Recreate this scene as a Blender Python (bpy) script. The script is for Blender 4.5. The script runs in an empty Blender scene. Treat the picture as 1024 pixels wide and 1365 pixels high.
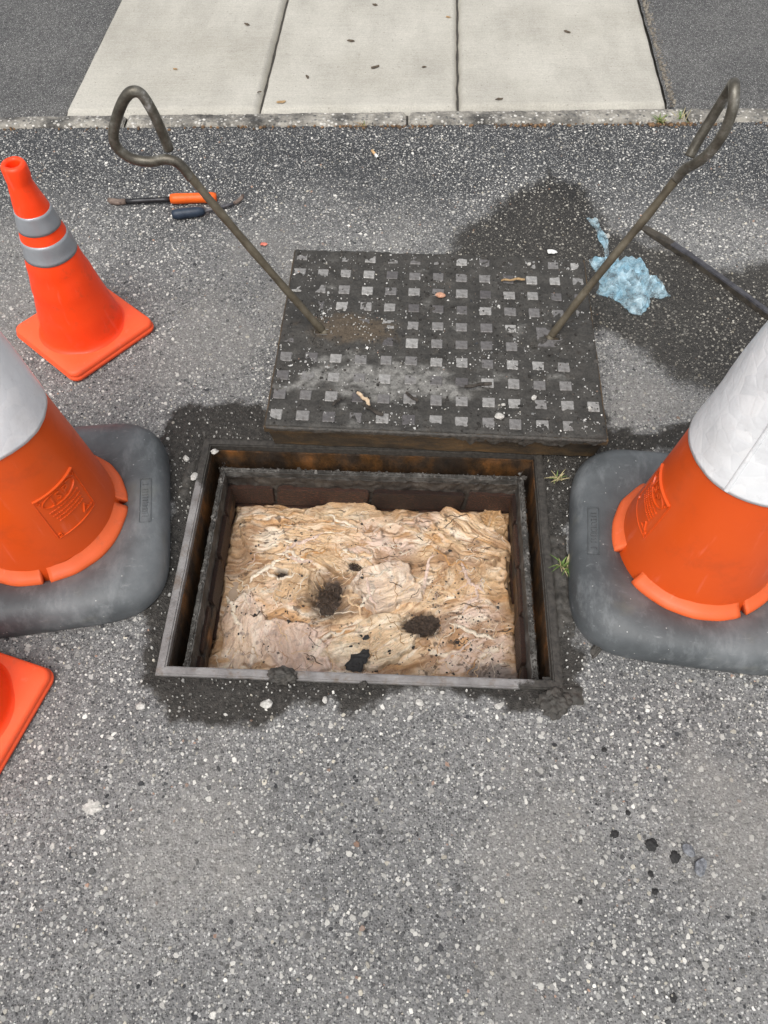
import bpy, bmesh, math, random
import numpy as np
from mathutils import Vector, Matrix, noise as mnoise

# ------------------------------------------------------------------ camera, sky, sun, exposure
scene = bpy.context.scene
C = scene.collection
R = math.radians
rnd = random.Random(7)
rng = np.random.default_rng(11)

cam = bpy.data.cameras.new('camera')
cam.sensor_fit = 'VERTICAL'; cam.sensor_height = 36.0; cam.lens = 27.03
cam.clip_start = 0.02; cam.clip_end = 500
camo = bpy.data.objects.new('camera', cam); C.objects.link(camo)
camo.location = (0, 0, 1.4); camo.rotation_euler = (R(90 - 57.2), 0, 0)
scene.camera = camo

SUN_EL, SUN_AZ = 60.0, -160.0          # azimuth clockwise from +Y: brightest cloud behind the viewer's left shoulder
w = bpy.data.worlds.new('World'); scene.world = w; w.use_nodes = True
wn = w.node_tree.nodes; wl = w.node_tree.links; wn.clear()
sky = wn.new('ShaderNodeTexSky'); sky.sky_type = 'NISHITA'; sky.sun_disc = False
sky.sun_elevation = R(SUN_EL); sky.sun_rotation = R(SUN_AZ)
sky.air_density = 1.0; sky.dust_density = 4.0; sky.ozone_density = 1.0
hs = wn.new('ShaderNodeHueSaturation'); hs.inputs['Saturation'].default_value = 0.22
bg = wn.new('ShaderNodeBackground'); bg.inputs['Strength'].default_value = 0.14
wo = wn.new('ShaderNodeOutputWorld')
wl.new(sky.outputs[0], hs.inputs['Color']); wl.new(hs.outputs[0], bg.inputs['Color']); wl.new(bg.outputs[0], wo.inputs['Surface'])

sun = bpy.data.lights.new('sun', 'SUN'); sun.energy = 1.25; sun.angle = R(40); sun.color = (1.0, 0.965, 0.92)
suno = bpy.data.objects.new('sun', sun); C.objects.link(suno)
sd_ = Vector((math.sin(R(SUN_AZ)) * math.cos(R(SUN_EL)), math.cos(R(SUN_AZ)) * math.cos(R(SUN_EL)), math.sin(R(SUN_EL))))
suno.rotation_euler = sd_.to_track_quat('Z', 'Y').to_euler(); suno.location = (-1, -2, 4)

vs = scene.view_settings
vs.view_transform = 'Standard'; vs.look = 'None'; vs.gamma = 1.0; vs.use_curve_mapping = False
vs.exposure = 0.45

# ------------------------------------------------------------------ numeric noise
def _hash(ix, iy, s):
    with np.errstate(over='ignore'):
        h = (ix.astype(np.int64).astype(np.uint32) * np.uint32(374761393) + iy.astype(np.int64).astype(np.uint32) * np.uint32(668265263) + np.uint32((s * 1274126177) & 0xffffffff))
        h = (h ^ (h >> np.uint32(13))) * np.uint32(1274126177)
        h = h ^ (h >> np.uint32(16))
    return h.astype(np.float64) / 4294967296.0
def pn(x, y, s=0):
    x = np.asarray(x, float); y = np.asarray(y, float)
    ix = np.floor(x); iy = np.floor(y); fx = x - ix; fy = y - iy
    u = fx * fx * fx * (fx * (fx * 6 - 15) + 10); v = fy * fy * fy * (fy * (fy * 6 - 15) + 10)
    def g(dx, dy):
        a = _hash(ix + dx, iy + dy, s) * 6.283185
        return np.cos(a) * (fx - dx) + np.sin(a) * (fy - dy)
    a = g(0, 0) * (1 - u) + g(1, 0) * u; b = g(0, 1) * (1 - u) + g(1, 1) * u
    return 1.5 * (a * (1 - v) + b * v)
def fbm(x, y, o=4, s=0, gain=.5):
    t = 0; a = 1; n = 0
    for k in range(o):
        t = t + a * pn(x, y, s + k * 17); n += a; a *= gain
        x = x * 2.03 + 3.1; y = y * 2.03 - 1.7
    return t / n * 1.25
def ridged(x, y, o=3, s=0):
    t = 0; a = 1; n = 0
    for k in range(o):
        t = t + a * (1 - np.abs(pn(x, y, s + k * 13)) * 1.6); n += a; a *= .5
        x = x * 2.1 + 1.3; y = y * 2.1 + 4.1
    return t / n
def sstep(a, b, x):
    t = np.clip((x - a) / (b - a), 0, 1); return t * t * (3 - 2 * t)
def sdp(x, y, poly):
    d = np.full(x.shape, 1e9); ins = np.zeros(x.shape, bool); n = len(poly)
    for i in range(n):
        ax, ay = poly[i]; bx, by = poly[(i + 1) % n]
        ex, ey = bx - ax, by - ay
        t = np.clip(((x - ax) * ex + (y - ay) * ey) / (ex * ex + ey * ey + 1e-12), 0, 1)
        d = np.minimum(d, (x - ax - t * ex) ** 2 + (y - ay - t * ey) ** 2)
        c = ((ay > y) != (by > y)) & (x < (bx - ax) * (y - ay) / (by - ay + 1e-12) + ax)
        ins ^= c
    d = np.sqrt(d); return np.where(ins, -d, d)
def mixc(a, b, t):
    return a + (b - a) * t[:, None]
A = np.array

# ------------------------------------------------------------------ mesh helpers
def link(o, parent=None):
    C.objects.link(o)
    if parent is not None: o.parent = parent
    return o
def mesh_np(name, v, polys, mat=None, parent=None, smooth=True, col=None, attrs=None):
    """polys: list of int arrays (n,k)"""
    me = bpy.data.meshes.new(name)
    v = np.asarray(v, np.float32)
    me.vertices.add(len(v)); me.vertices.foreach_set('co', v.ravel())
    li = np.concatenate([p.ravel() for p in polys]).astype(np.int32)
    tot = np.concatenate([np.full(len(p), p.shape[1], np.int32) for p in polys])
    st = np.concatenate([[0], np.cumsum(tot)[:-1]]).astype(np.int32)
    me.loops.add(len(li)); me.loops.foreach_set('vertex_index', li)
    me.polygons.add(len(tot)); me.polygons.foreach_set('loop_start', st)
    me.update(calc_edges=True)
    me.polygons.foreach_set('use_smooth', np.full(len(tot), smooth, bool))
    if col is not None:
        a = me.attributes.new('Col', 'FLOAT_COLOR', 'POINT')
        cc = np.ones((len(v), 4), np.float32); cc[:, :3] = col; a.data.foreach_set('color', cc.ravel())
    for k, val in (attrs or {}).items():
        a = me.attributes.new(k, 'FLOAT', 'POINT'); a.data.foreach_set('value', np.asarray(val, np.float32))
    if mat: me.materials.append(mat)
    return link(bpy.data.objects.new(name, me), parent)
def mesh_bm(name, bm, mat=None, parent=None, smooth=False):
    me = bpy.data.meshes.new(name); bmesh.ops.recalc_face_normals(bm, faces=bm.faces); bm.to_mesh(me); bm.free()
    for p in me.polygons: p.use_smooth = smooth
    if mat: me.materials.append(mat)
    return link(bpy.data.objects.new(name, me), parent)
def grid_faces(nx, ny, wrap=False):
    i = np.arange(nx - 1 if not wrap else nx); j = np.arange(ny - 1)
    I, J = np.meshgrid(i, j, indexing='ij'); I2 = (I + 1) % nx
    return np.stack([I * ny + J, I2 * ny + J, I2 * ny + J + 1, I * ny + J + 1], -1).reshape(-1, 4)
def tag(o, label=None, cat=None, group=None, kind=None):
    if label: o['label'] = label
    if cat: o['category'] = cat
    if group: o['group'] = group
    if kind: o['kind'] = kind
    return o
def empty(name, loc=(0, 0, 0), rz=0.0):
    o = bpy.data.objects.new(name, None); o.empty_display_size = .05
    o.location = loc; o.rotation_euler = (0, 0, rz); return link(o)
def box_bm(bm, x0, x1, y0, y1, z0, z1):
    m = Matrix.Translation(((x0 + x1) / 2, (y0 + y1) / 2, (z0 + z1) / 2)) @ Matrix.Diagonal((x1 - x0, y1 - y0, z1 - z0, 1))
    return bmesh.ops.create_cube(bm, size=1, matrix=m)['verts']
def bevel_all(bm, w, seg=2):
    bmesh.ops.bevel(bm, geom=list(bm.edges), offset=w, segments=seg, affect='EDGES', profile=.6)
def roughen(bm, amp, freq, seed=0):
    for v in bm.verts:
        v.co += mnoise.noise_vector(v.co * freq + Vector((seed, seed * 1.7, 0))) * amp
def cat_rom(P, n):
    P = [Vector(p) for p in P]; out = []
    for i in range(len(P) - 1):
        p0 = P[max(i - 1, 0)]; p1 = P[i]; p2 = P[i + 1]; p3 = P[min(i + 2, len(P) - 1)]
        for k in range(n):
            t = k / n
            out.append(.5 * ((2 * p1) + (p2 - p0) * t + (2 * p0 - 5 * p1 + 4 * p2 - p3) * t * t + (3 * p1 - p0 - 3 * p2 + p3) * t ** 3))
    out.append(P[-1]); return out
def tube(name, pts, rad, mat, parent=None, ns=14, flat=None, smooth=True, jit=0.0):
    """rad: number or list; flat: (sx, sy) section scale list"""
    n = len(pts); rads = rad if hasattr(rad, '__len__') else [rad] * n
    v = []; T = (Vector(pts[1]) - Vector(pts[0])).normalized()
    N = T.orthogonal().normalized()
    for i in range(n):
        a = Vector(pts[max(i - 1, 0)]); b = Vector(pts[min(i + 1, n - 1)]); T2 = (b - a).normalized()
        N = (N - T2 * N.dot(T2)).normalized(); B = T2.cross(N)
        for k in range(ns):
            an = 2 * math.pi * k / ns
            r = rads[i] * (1 + jit * mnoise.noise(Vector((k * .9, i * .31, 3.3))))
            f = flat[i] if flat else (1, 1)
            v.append(Vector(pts[i]) + N * math.cos(an) * r * f[0] + B * math.sin(an) * r * f[1])
    q = np.array([[i * ns + k, i * ns + (k + 1) % ns, (i + 1) * ns + (k + 1) % ns, (i + 1) * ns + k] for i in range(n - 1) for k in range(ns)])
    caps = np.array([list(range(ns))[::-1], [(n - 1) * ns + k for k in range(ns)]])
    return mesh_np(name, [tuple(p) for p in v], [q, caps], mat, parent, smooth)
def lathe(name, prof, mat, parent=None, ns=64, disp=None, smooth=True, a0=0.0, a1=2 * math.pi, cap=False):
    wrap = abs(a1 - a0 - 2 * math.pi) < 1e-6
    na = ns if wrap else ns + 1
    v = []
    for i in range(na):
        a = a0 + (a1 - a0) * i / ns
        for r, z in prof:
            d = disp(a, r, z) if disp else 0.0
            v.append(((r + d) * math.cos(a), (r + d) * math.sin(a), z))
    polys = [grid_faces(na, len(prof), wrap)]
    if cap and not wrap:
        m = len(prof); polys.append(np.array([list(range(m)), [(na - 1) * m + k for k in range(m)][::-1]]))
    return mesh_np(name, v, polys, mat, parent, smooth)
def blob(name, loc, size, mat, parent=None, amp=.35, freq=2.2, sub=3, seed=0, flatbase=None, rot=0.0, smooth=False, octv=3):
    bm = bmesh.new(); bmesh.ops.create_icosphere(bm, subdivisions=sub, radius=1)
    for v in bm.verts:
        d = 1 + amp * mnoise.fractal(v.co * freq + Vector((seed * 3.1, seed * 1.3, seed)), 1.0, 2.0, octv)
        v.co = Vector((v.co.x * size[0], v.co.y * size[1], v.co.z * size[2])) * d
        if flatbase is not None and v.co.z < flatbase: v.co.z = flatbase
    o = mesh_bm(name, bm, mat, parent, smooth); o.location = loc; o.rotation_euler = (0, 0, rot); return o

# ------------------------------------------------------------------ material helper
class MB:
    def __init__(s, name):
        s.m = bpy.data.materials.new(name); s.m.use_nodes = True; s.t = s.m.node_tree; s.n = s.t.nodes; s.n.clear()
        s.out = s.n.new('ShaderNodeOutputMaterial'); s.b = s.n.new('ShaderNodeBsdfPrincipled')
        s.t.links.new(s.b.outputs[0], s.out.inputs['Surface'])
        s.tc = s.n.new('ShaderNodeTexCoord'); s.geo = s.n.new('ShaderNodeNewGeometry')
    def L(s, a, b): s.t.links.new(a, b)
    def set(s, node, **kw):
        for k, v in kw.items():
            i = node.inputs[k.replace('_', ' ')]
            if isinstance(v, bpy.types.NodeSocket): s.L(v, i)
            elif isinstance(v, (tuple, list)) and len(v) == 3 and i.type == 'RGBA': i.default_value = (*v, 1)
            else: i.default_value = v
        return node
    def P(s, **kw): s.set(s.b, **kw); return s
    def noise(s, scale, detail=4, rough=.55, vec=None, dist=0.0, color=False):
        n = s.n.new('ShaderNodeTexNoise'); s.set(n, Scale=scale, Detail=detail, Roughness=rough, Distortion=dist)
        s.L(vec if vec is not None else s.tc.outputs['Object'], n.inputs['Vector']); return n.outputs['Color' if color else 'Fac']
    def voro(s, scale, feature='F1', out='Distance', vec=None, rand=1.0):
        n = s.n.new('ShaderNodeTexVoronoi'); n.feature = feature; s.set(n, Scale=scale, Randomness=rand)
        s.L(vec if vec is not None else s.tc.outputs['Object'], n.inputs['Vector']); return n.outputs[out]
    def ramp(s, fac, stops, const=False):
        n = s.n.new('ShaderNodeValToRGB'); e = n.color_ramp.elements
        if const: n.color_ramp.interpolation = 'CONSTANT'
        while len(e) < len(stops): e.new(.5)
        for k, (p, c) in enumerate(stops):
            e[k].position = p; e[k].color = (*c, 1) if hasattr(c, '__len__') else (c, c, c, 1)
        s.L(fac, n.inputs[0]); return n.outputs[0]
    def mix(s, f, a, b, mode='MIX'):
        n = s.n.new('ShaderNodeMix'); n.data_type = 'RGBA'; n.blend_type = mode
        for i, v in ((0, f), (6, a), (7, b)):
            if isinstance(v, bpy.types.NodeSocket): s.L(v, n.inputs[i])
            elif hasattr(v, '__len__'): n.inputs[i].default_value = (*v, 1)
            else: n.inputs[i].default_value = v if i == 0 else (v, v, v, 1)
        return n.outputs[2]
    def math(s, op, a, b=0.0, c=0.0):
        n = s.n.new('ShaderNodeMath'); n.operation = op
        for i, v in enumerate((a, b, c)):
            if isinstance(v, bpy.types.NodeSocket): s.L(v, n.inputs[i])
            else: n.inputs[i].default_value = v
        return n.outputs[0]
    def attr(s, name, out='Fac'):
        n = s.n.new('ShaderNodeAttribute'); n.attribute_name = name; return n.outputs[out]
    def orand(s): return s.n.new('ShaderNodeObjectInfo').outputs['Random']
    def mapv(s, scale=(1, 1, 1), rot=(0, 0, 0), vec=None):
        n = s.n.new('ShaderNodeMapping'); n.inputs['Scale'].default_value = scale; n.inputs['Rotation'].default_value = rot
        s.L(vec if vec is not None else s.tc.outputs['Object'], n.inputs['Vector']); return n.outputs[0]
    def bump(s, h, dist=.001, strength=1.0, prev=None):
        n = s.n.new('ShaderNodeBump'); n.inputs['Strength'].default_value = strength; n.inputs['Distance'].default_value = dist
        s.L(h, n.inputs['Height'])
        if prev is not None: s.L(prev, n.inputs['Normal'])
        s.L(n.outputs[0], s.b.inputs['Normal']); return n.outputs[0]

# ------------------------------------------------------------------ materials
def m_asphalt(name, base=(.15, .28), fine=300, coarse=150, chips=.62, useattr=True):
    s = MB(name)
    n1 = s.noise(2.6, 6, .62); n2 = s.noise(75, 5, .7)
    mat_c = s.ramp(n1, [(.3, (base[0], base[0] * 1.0, base[0] * 1.0)), (.7, (base[1], base[1] * .985, base[1] * .955))])
    if useattr: mat_c = s.mix(s.attr('far'), mat_c, s.mix(1.0, mat_c, (.27, .285, .31), 'MULTIPLY'))
    mat_c = s.mix(.9, mat_c, s.ramp(n2, [(.28, .35), (.72, 1.3)]), 'MULTIPLY')
    def cells(sc):
        vc = s.voro(sc, out='Color'); sp = s.n.new('ShaderNodeSeparateColor'); s.L(vc, sp.inputs[0]); return sp, s.voro(sc)
    sep, vd = cells(fine)
    pebc = s.ramp(sep.outputs[0], [(.0, (.022, .022, .024)), (.28, (.06, .06, .062)), (.5, (.15, .15, .147)), (.78, (.34, .335, .32)), (1, (.62, .61, .58))])
    peb_m = s.math('MULTIPLY', s.math('LESS_THAN', vd, .46), s.math('GREATER_THAN', sep.outputs[1], .30))
    c = s.mix(s.math('MULTIPLY', peb_m, .72), mat_c, pebc)
    sep2, vd2 = cells(coarse)
    peb2 = s.math('MULTIPLY', s.math('LESS_THAN', vd2, .36), s.math('GREATER_THAN', sep2.outputs[1], chips))
    pc2 = s.ramp(sep2.outputs[0], [(0, (.04, .04, .042)), (.35, (.14, .14, .14)), (.7, (.40, .40, .38)), (1, (.66, .65, .62))])
    c = s.mix(s.math('MULTIPLY', peb2, .8), c, pc2)
    # near-black flecks paint the shade inside open pores
    pore_shade = s.noise(190, 3, .6)
    c = s.mix(s.ramp(pore_shade, [(.30, .85), (.40, 0.0)]), c, (.018, .018, .019))
    rough = 0.85
    if useattr:
        dust = s.attr('dust')
        brk = s.math('MULTIPLY', s.math('SUBTRACT', s.noise(55, 6, .72), .5), 1.5)
        gate = lambda q: s.ramp(s.math('ADD', q, s.math('MULTIPLY', brk, s.math('MULTIPLY', s.math('MULTIPLY', q, s.math('SUBTRACT', 1.0, q)), 4.0))), [(.12, 0.0), (.88, 1.0)])
        mud = gate(s.attr('mud')); wet = gate(s.attr('wet'))
        dn = s.noise(240, 3)
        dcol = s.ramp(dn, [(.3, (.20, .19, .175)), (.7, (.36, .345, .32))])
        c = s.mix(dust, c, dcol)
        mn = s.noise(90, 6, .72)
        mcol = s.ramp(mn, [(.3, (.016, .015, .013)), (.5, (.038, .035, .031)), (.66, (.065, .06, .053)), (.8, (.11, .10, .09))])
        wetc = s.mix(1.0, c, (.26, .245, .225), 'MULTIPLY')
        c = s.mix(wet, c, wetc)
        c = s.mix(mud, c, mcol)
        r1 = s.math('MULTIPLY_ADD', wet, -.22, .86)
        rough = s.math('MULTIPLY_ADD', mud, -.12, r1)
    s.P(Base_Color=c, Roughness=rough); s.b.inputs['Specular IOR Level'].default_value = .3
    h = s.math('ADD', s.math('MULTIPLY', s.math('SUBTRACT', .5, vd), .7), s.math('MULTIPLY', s.noise(170, 4, .65), 1.6))
    s.bump(h, .0026, .9)
    return s.m
M = {}
M['asphalt'] = m_asphalt('asphalt')
M['path'] = m_asphalt('footpath_asphalt', (.08, .14), 420, 240, .72, False)

def m_col(name, rough=.6, nscale=300, namt=.35, bumpd=.0006, spec=.4, bscale=None, sss=0):
    s = MB(name); c = s.attr('Col', 'Color')
    n = s.ramp(s.noise(nscale, 4), [(.25, 1 - namt), (.75, 1 + namt * .6)])
    s.P(Base_Color=s.mix(1.0, c, n, 'MULTIPLY'), Roughness=rough); s.b.inputs['Specular IOR Level'].default_value = spec
    if sss: s.P(Subsurface_Weight=sss, Subsurface_Scale=.004, Subsurface_Radius=(1, .6, .35))
    s.bump(s.noise(bscale or nscale * 2, 4), bumpd, .7); return s.m
M['chip'] = m_col('aggregate', .72, 500, .25, .0003, .35)
M['mudcol'] = m_col('cover_mud', .68, 260, .45, .0012, .3, 320)
def m_slop():
    s = MB('wet_wipe'); c = s.attr('Col', 'Color')
    n = s.ramp(s.noise(190, 5, .7, None, .8), [(.25, .80), (.5, 1.02), (.75, 1.16)])
    c = s.mix(1.0, c, n, 'MULTIPLY')
    fib = s.noise(75, 5, .65, None, 3.0)
    c = s.mix(s.ramp(fib, [(.48, 0.0), (.5, .16), (.52, 0.0)]), c, (.16, .09, .045))
    s.P(Base_Color=c, Roughness=s.ramp(s.noise(30, 4), [(.3, .16), (.7, .5)]), Subsurface_Weight=.1, Subsurface_Scale=.003, Subsurface_Radius=(1, .6, .35)); s.b.inputs['Specular IOR Level'].default_value = .5
    w1 = s.noise(42, 6, .62, None, 2.2); w2 = s.noise(130, 5, .65, None, 1.6)
    h = s.math('ADD', s.math('MULTIPLY', s.math('ABSOLUTE', s.math('SUBTRACT', w1, .5)), 2.4), s.math('MULTIPLY', s.math('ABSOLUTE', s.math('SUBTRACT', w2, .5)), .9))
    s.bump(h, .0024, 1.0); return s.m
M['slop'] = m_slop()

def m_concrete():
    s = MB('concrete')
    c = s.ramp(s.noise(1.6, 6, .6), [(.28, (.37, .35, .30)), (.5, (.47, .45, .395)), (.75, (.54, .518, .46))])
    st = s.noise(6, 5, .65, s.mapv((1, .35, 1)))
    c = s.mix(s.ramp(st, [(.46, 0.0), (.72, .5)]), c, (.30, .285, .25))
    c = s.mix(s.ramp(s.noise(28, 6, .7), [(.60, 0.), (.75, .35)]), c, (.22, .205, .175))
    br = s.noise(160, 3, .6, s.mapv((.05, 1, 1))); c = s.mix(.35, c, s.ramp(br, [(.3, .8), (.7, 1.12)]), 'MULTIPLY')
    fine = s.noise(220, 3, .7); c = s.mix(.55, c, s.ramp(fine, [(.3, .62), (.7, 1.15)]), 'MULTIPLY')
    sp = s.voro(95, out='Color'); sep = s.n.new('ShaderNodeSeparateColor'); s.L(sp, sep.inputs[0])
    pit = s.math('MULTIPLY', s.math('GREATER_THAN', sep.outputs[0], .93), s.math('LESS_THAN', s.voro(95), .22))
    c = s.mix(s.math('MULTIPLY', pit, .55), c, (.16, .15, .13))
    s.P(Base_Color=c, Roughness=.88); s.b.inputs['Specular IOR Level'].default_value = .25
    s.bump(s.math('ADD', s.noise(300, 3), s.math('MULTIPLY', s.noise(40, 3), 1.2)), .0012, .6); return s.m
M['concrete'] = m_concrete()
def m_kerb():
    s = MB('kerb_concrete')
    c = s.ramp(s.noise(9, 6, .65), [(.36, (.06, .057, .052)), (.47, (.20, .188, .165)), (.57, (.33, .31, .27)), (.74, (.46, .43, .375))])
    sp = s.voro(85, out='Color'); sep = s.n.new('ShaderNodeSeparateColor'); s.L(sp, sep.inputs[0]); vd = s.voro(85)
    pm = s.math('MULTIPLY', s.math('LESS_THAN', vd, .42), s.math('GREATER_THAN', sep.outputs[1], .35))
    c = s.mix(s.math('MULTIPLY', pm, .85), c, s.ramp(sep.outputs[0], [(0, (.05, .05, .05)), (.4, (.2, .195, .18)), (.7, (.48, .46, .42)), (1, (.7, .68, .63))]))
    s.P(Base_Color=c, Roughness=.9); s.bump(s.math('ADD', s.math('MULTIPLY', vd, -1.0), s.noise(150, 4)), .005, 1.0); return s.m
M['kerb'] = m_kerb()
def m_plastic(name, col, dark, rough=.4, dirt=(.25, .12, .07), dscale=14, damt=.25, spec=.45, bump=.0004):
    s = MB(name)
    c = s.mix(s.ramp(s.noise(5, 5, .6), [(.35, 0.0), (.7, .55)]), col, dark)
    d = s.noise(dscale, 7, .7); c = s.mix(s.ramp(d, [(.55, 0.0), (.78, damt)]), c, dirt)
    sc = s.noise(60, 3, .6, s.mapv((1, 1, .12)))
    c = s.mix(s.ramp(sc, [(.62, 0.0), (.72, .22)]), c, tuple(min(1, q * 1.0 + .12) for q in col))
    s.P(Base_Color=c, Roughness=s.math('MULTIPLY_ADD', d, .3, rough - .12)); s.b.inputs['Specular IOR Level'].default_value = spec
    s.bump(s.math('ADD', s.noise(25, 4), s.math('MULTIPLY', s.noise(400, 2), .2)), bump, .6); return s.m
M['fluo'] = m_plastic('fluorescent_orange', (1.0, .065, .006), (.96, .04, .004), .42, (.42, .07, .03), 26, .55, .45, .0012)
M['fluo_base'] = m_plastic('fluorescent_orange_base', (1.0, .12, .035), (.95, .09, .022), .5, (.45, .12, .07), 24, .5, .45, .0008)
M['orange'] = m_plastic('cone_orange', (.68, .085, .008), (.60, .066, .006), .36, (.3, .06, .02), 10, .35, .5)
M['orange_lip'] = m_plastic('cone_orange_lip', (.72, .12, .028), (.62, .09, .02), .42, (.3, .08, .04), 30, .5, .5)
def m_band():
    s = MB('grey_reflective_tape')
    vd = s.voro(260, 'DISTANCE_TO_EDGE')
    c = s.mix(s.ramp(s.noise(18, 5), [(.35, 0.), (.7, .5)]), (.34, .36, .38), (.24, .25, .27))
    s.P(Base_Color=c, Roughness=.32, Metallic=.25); s.bump(s.math('ADD', s.noise(30, 4), s.math('MULTIPLY', vd, .4)), .0012, .6); return s.m
M['band'] = m_band()
def m_sleeve(name, c0, c1, cellb):
    s = MB(name)
    v = s.voro(38, 'DISTANCE_TO_EDGE'); vc = s.voro(38, out='Color'); sep = s.n.new('ShaderNodeSeparateColor'); s.L(vc, sep.inputs[0])
    c = s.mix(s.ramp(sep.outputs[0], [(.35, 0.0), (.8, .7)]), c1, c0)
    c = s.mix(s.ramp(s.noise(7, 6, .65), [(.48, 0.0), (.75, .55)]), c, tuple(q * .62 for q in c1))
    c = s.mix(s.ramp(s.noise(45, 5, .7), [(.6, 0.), (.8, .4)]), c, (.30, .29, .27))
    s.P(Base_Color=c, Roughness=.34); s.b.inputs['Specular IOR Level'].default_value = .6
    s.bump(s.math('ADD', s.ramp(v, [(0, 0.), (.12, cellb)]), s.math('MULTIPLY', s.noise(16, 4), 2.5)), .0012, .6); return s.m
M['sleeve_grey'] = m_sleeve('grey_white_sleeve', (.88, .88, .89), (.82, .83, .85), .08)
M['sleeve_white'] = m_sleeve('white_sleeve', (.84, .84, .84), (.76, .77, .78), .24)
def m_rubber():
    s = MB('grey_rubber')
    c = s.ramp(s.noise(6, 6, .62), [(.3, (.045, .05, .053)), (.5, (.085, .093, .097)), (.68, (.145, .155, .16))])
    sc = s.noise(14, 6, .7, s.mapv((1.5, .6, 1), (0, 0, .6)))
    c = s.mix(s.ramp(sc, [(.52, 0.0), (.72, .5)]), c, (.24, .255, .26))
    c = s.mix(s.ramp(s.noise(90, 4, .7, s.mapv((.25, 1, 1), (0, 0, 1.1))), [(.62, 0.0), (.74, .35)]), c, (.30, .31, .31))
    c = s.mix(s.ramp(s.noise(10, 5, .6), [(.6, 0.0), (.75, .35)]), c, (.15, .145, .105))
    ft = s.voro(140, out='Color'); sep = s.n.new('ShaderNodeSeparateColor'); s.L(ft, sep.inputs[0])
    fm = s.math('MULTIPLY', s.math('GREATER_THAN', sep.outputs[0], .955), s.math('LESS_THAN', s.voro(140), .2))
    c = s.mix(s.math('MULTIPLY', fm, .7), c, (.42, .42, .4))
    s.P(Base_Color=c, Roughness=.52); s.b.inputs['Specular IOR Level'].default_value = .45
    s.bump(s.math('ADD', s.noise(18, 5), s.math('MULTIPLY', s.noise(260, 3), .35)), .0016, .6); return s.m
M['rubber'] = m_rubber()
def m_metal(name, stops, rough=.5, metal=.6, scale=20, bump=.0006, stretch=(1, 1, 1), bs=180):
    s = MB(name); n = s.noise(scale, 7, .68, s.mapv(stretch))
    c = s.ramp(n, stops); s.P(Base_Color=c, Roughness=s.math('MULTIPLY_ADD', n, .35, rough - .17), Metallic=metal)
    s.bump(s.math('ADD', s.noise(bs, 4), s.noise(30, 4)), bump, .7); return s.m
M['key'] = m_metal('worn_steel', [(.32, (.05, .044, .035)), (.48, (.10, .09, .07)), (.60, (.17, .16, .135)), (.70, (.42, .41, .39))], .42, .5, 26)
M['keyshaft'] = m_metal('muddy_steel', [(.3, (.052, .042, .028)), (.5, (.105, .088, .06)), (.75, (.17, .15, .11))], .6, .25, 22)
def m_rim():
    s = MB('weathered_rim_steel'); n = s.noise(18, 7, .68)
    c = s.ramp(n, [(.3, (.13, .12, .115)), (.5, (.21, .20, .195)), (.75, (.31, .30, .29))])
    c = s.mix(s.ramp(s.noise(30, 6, .7), [(.52, 0.), (.66, .6)]), c, (.13, .085, .05))
    sx = s.n.new('ShaderNodeSeparateXYZ'); s.L(s.tc.outputs['Object'], sx.inputs[0])
    far = s.math('MAXIMUM', s.math('MULTIPLY', s.math('SUBTRACT', sx.outputs[1], .12), 3.2), s.math('MULTIPLY', s.math('SUBTRACT', sx.outputs[0], .30), 7.0))
    mk = s.ramp(s.math('ADD', s.math('MULTIPLY', s.noise(24, 6, .7), .9), far), [(.50, 0.), (.60, 1.)])
    c = s.mix(mk, c, s.ramp(s.noise(120, 4), [(.3, (.022, .02, .017)), (.7, (.06, .054, .046))]))
    s.P(Base_Color=c, Roughness=s.ramp(mk, [(0, .5), (1, .7)]), Metallic=.1); s.bump(s.math('ADD', s.noise(180, 4), s.math('MULTIPLY', mk, 1.2)), .0016, .8); return s.m
M['frame'] = m_rim()
def m_rust():
    s = MB('wet_rust')
    c = s.ramp(s.noise(13, 7, .7, s.mapv((1, 1, .5))), [(.3, (.014, .010, .007)), (.46, (.034, .021, .012)), (.56, (.085, .042, .016)), (.70, (.22, .09, .025))])
    s.P(Base_Color=c, Roughness=s.ramp(s.noise(20, 4), [(.3, .3), (.7, .75)])); s.bump(s.math('ADD', s.noise(60, 5), s.noise(260, 3)), .002, .8); return s.m
M['rust'] = m_rust()
M['coverside'] = m_metal('cover_side_rust', [(.3, (.02, .016, .012)), (.46, (.045, .034, .022)), (.6, (.095, .06, .028)), (.8, (.17, .095, .035))], .62, .1, 9, .0018, (1, 1, 2.5), 120)
M['flange'] = m_metal('gritty_flange', [(.3, (.016, .014, .012)), (.48, (.045, .042, .037)), (.62, (.11, .105, .096)), (.8, (.24, .23, .215))], .72, .0, 30, .004, (1, 1, 1), 110)
M['mortar'] = m_metal('wet_mortar', [(.3, (.016, .014, .012)), (.5, (.04, .033, .027)), (.68, (.08, .068, .055)), (.85, (.2, .17, .13))], .6, .0, 24, .003)
def m_brick():
    s = MB('wet_brick'); r = s.orand()
    c = s.ramp(s.noise(22, 7, .7), [(.32, (.010, .008, .006)), (.47, (.028, .016, .011)), (.57, (.075, .030, .018)), (.67, (.19, .066, .032)), (.76, (.30, .22, .155))])
    c = s.mix(1.0, c, s.ramp(r, [(0, .5), (1, 1.3)]), 'MULTIPLY')
    s.P(Base_Color=c, Roughness=.5); s.bump(s.math('ADD', s.noise(90, 5), s.noise(300, 3)), .0025, .8); return s.m
M['brick'] = m_brick()
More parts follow.
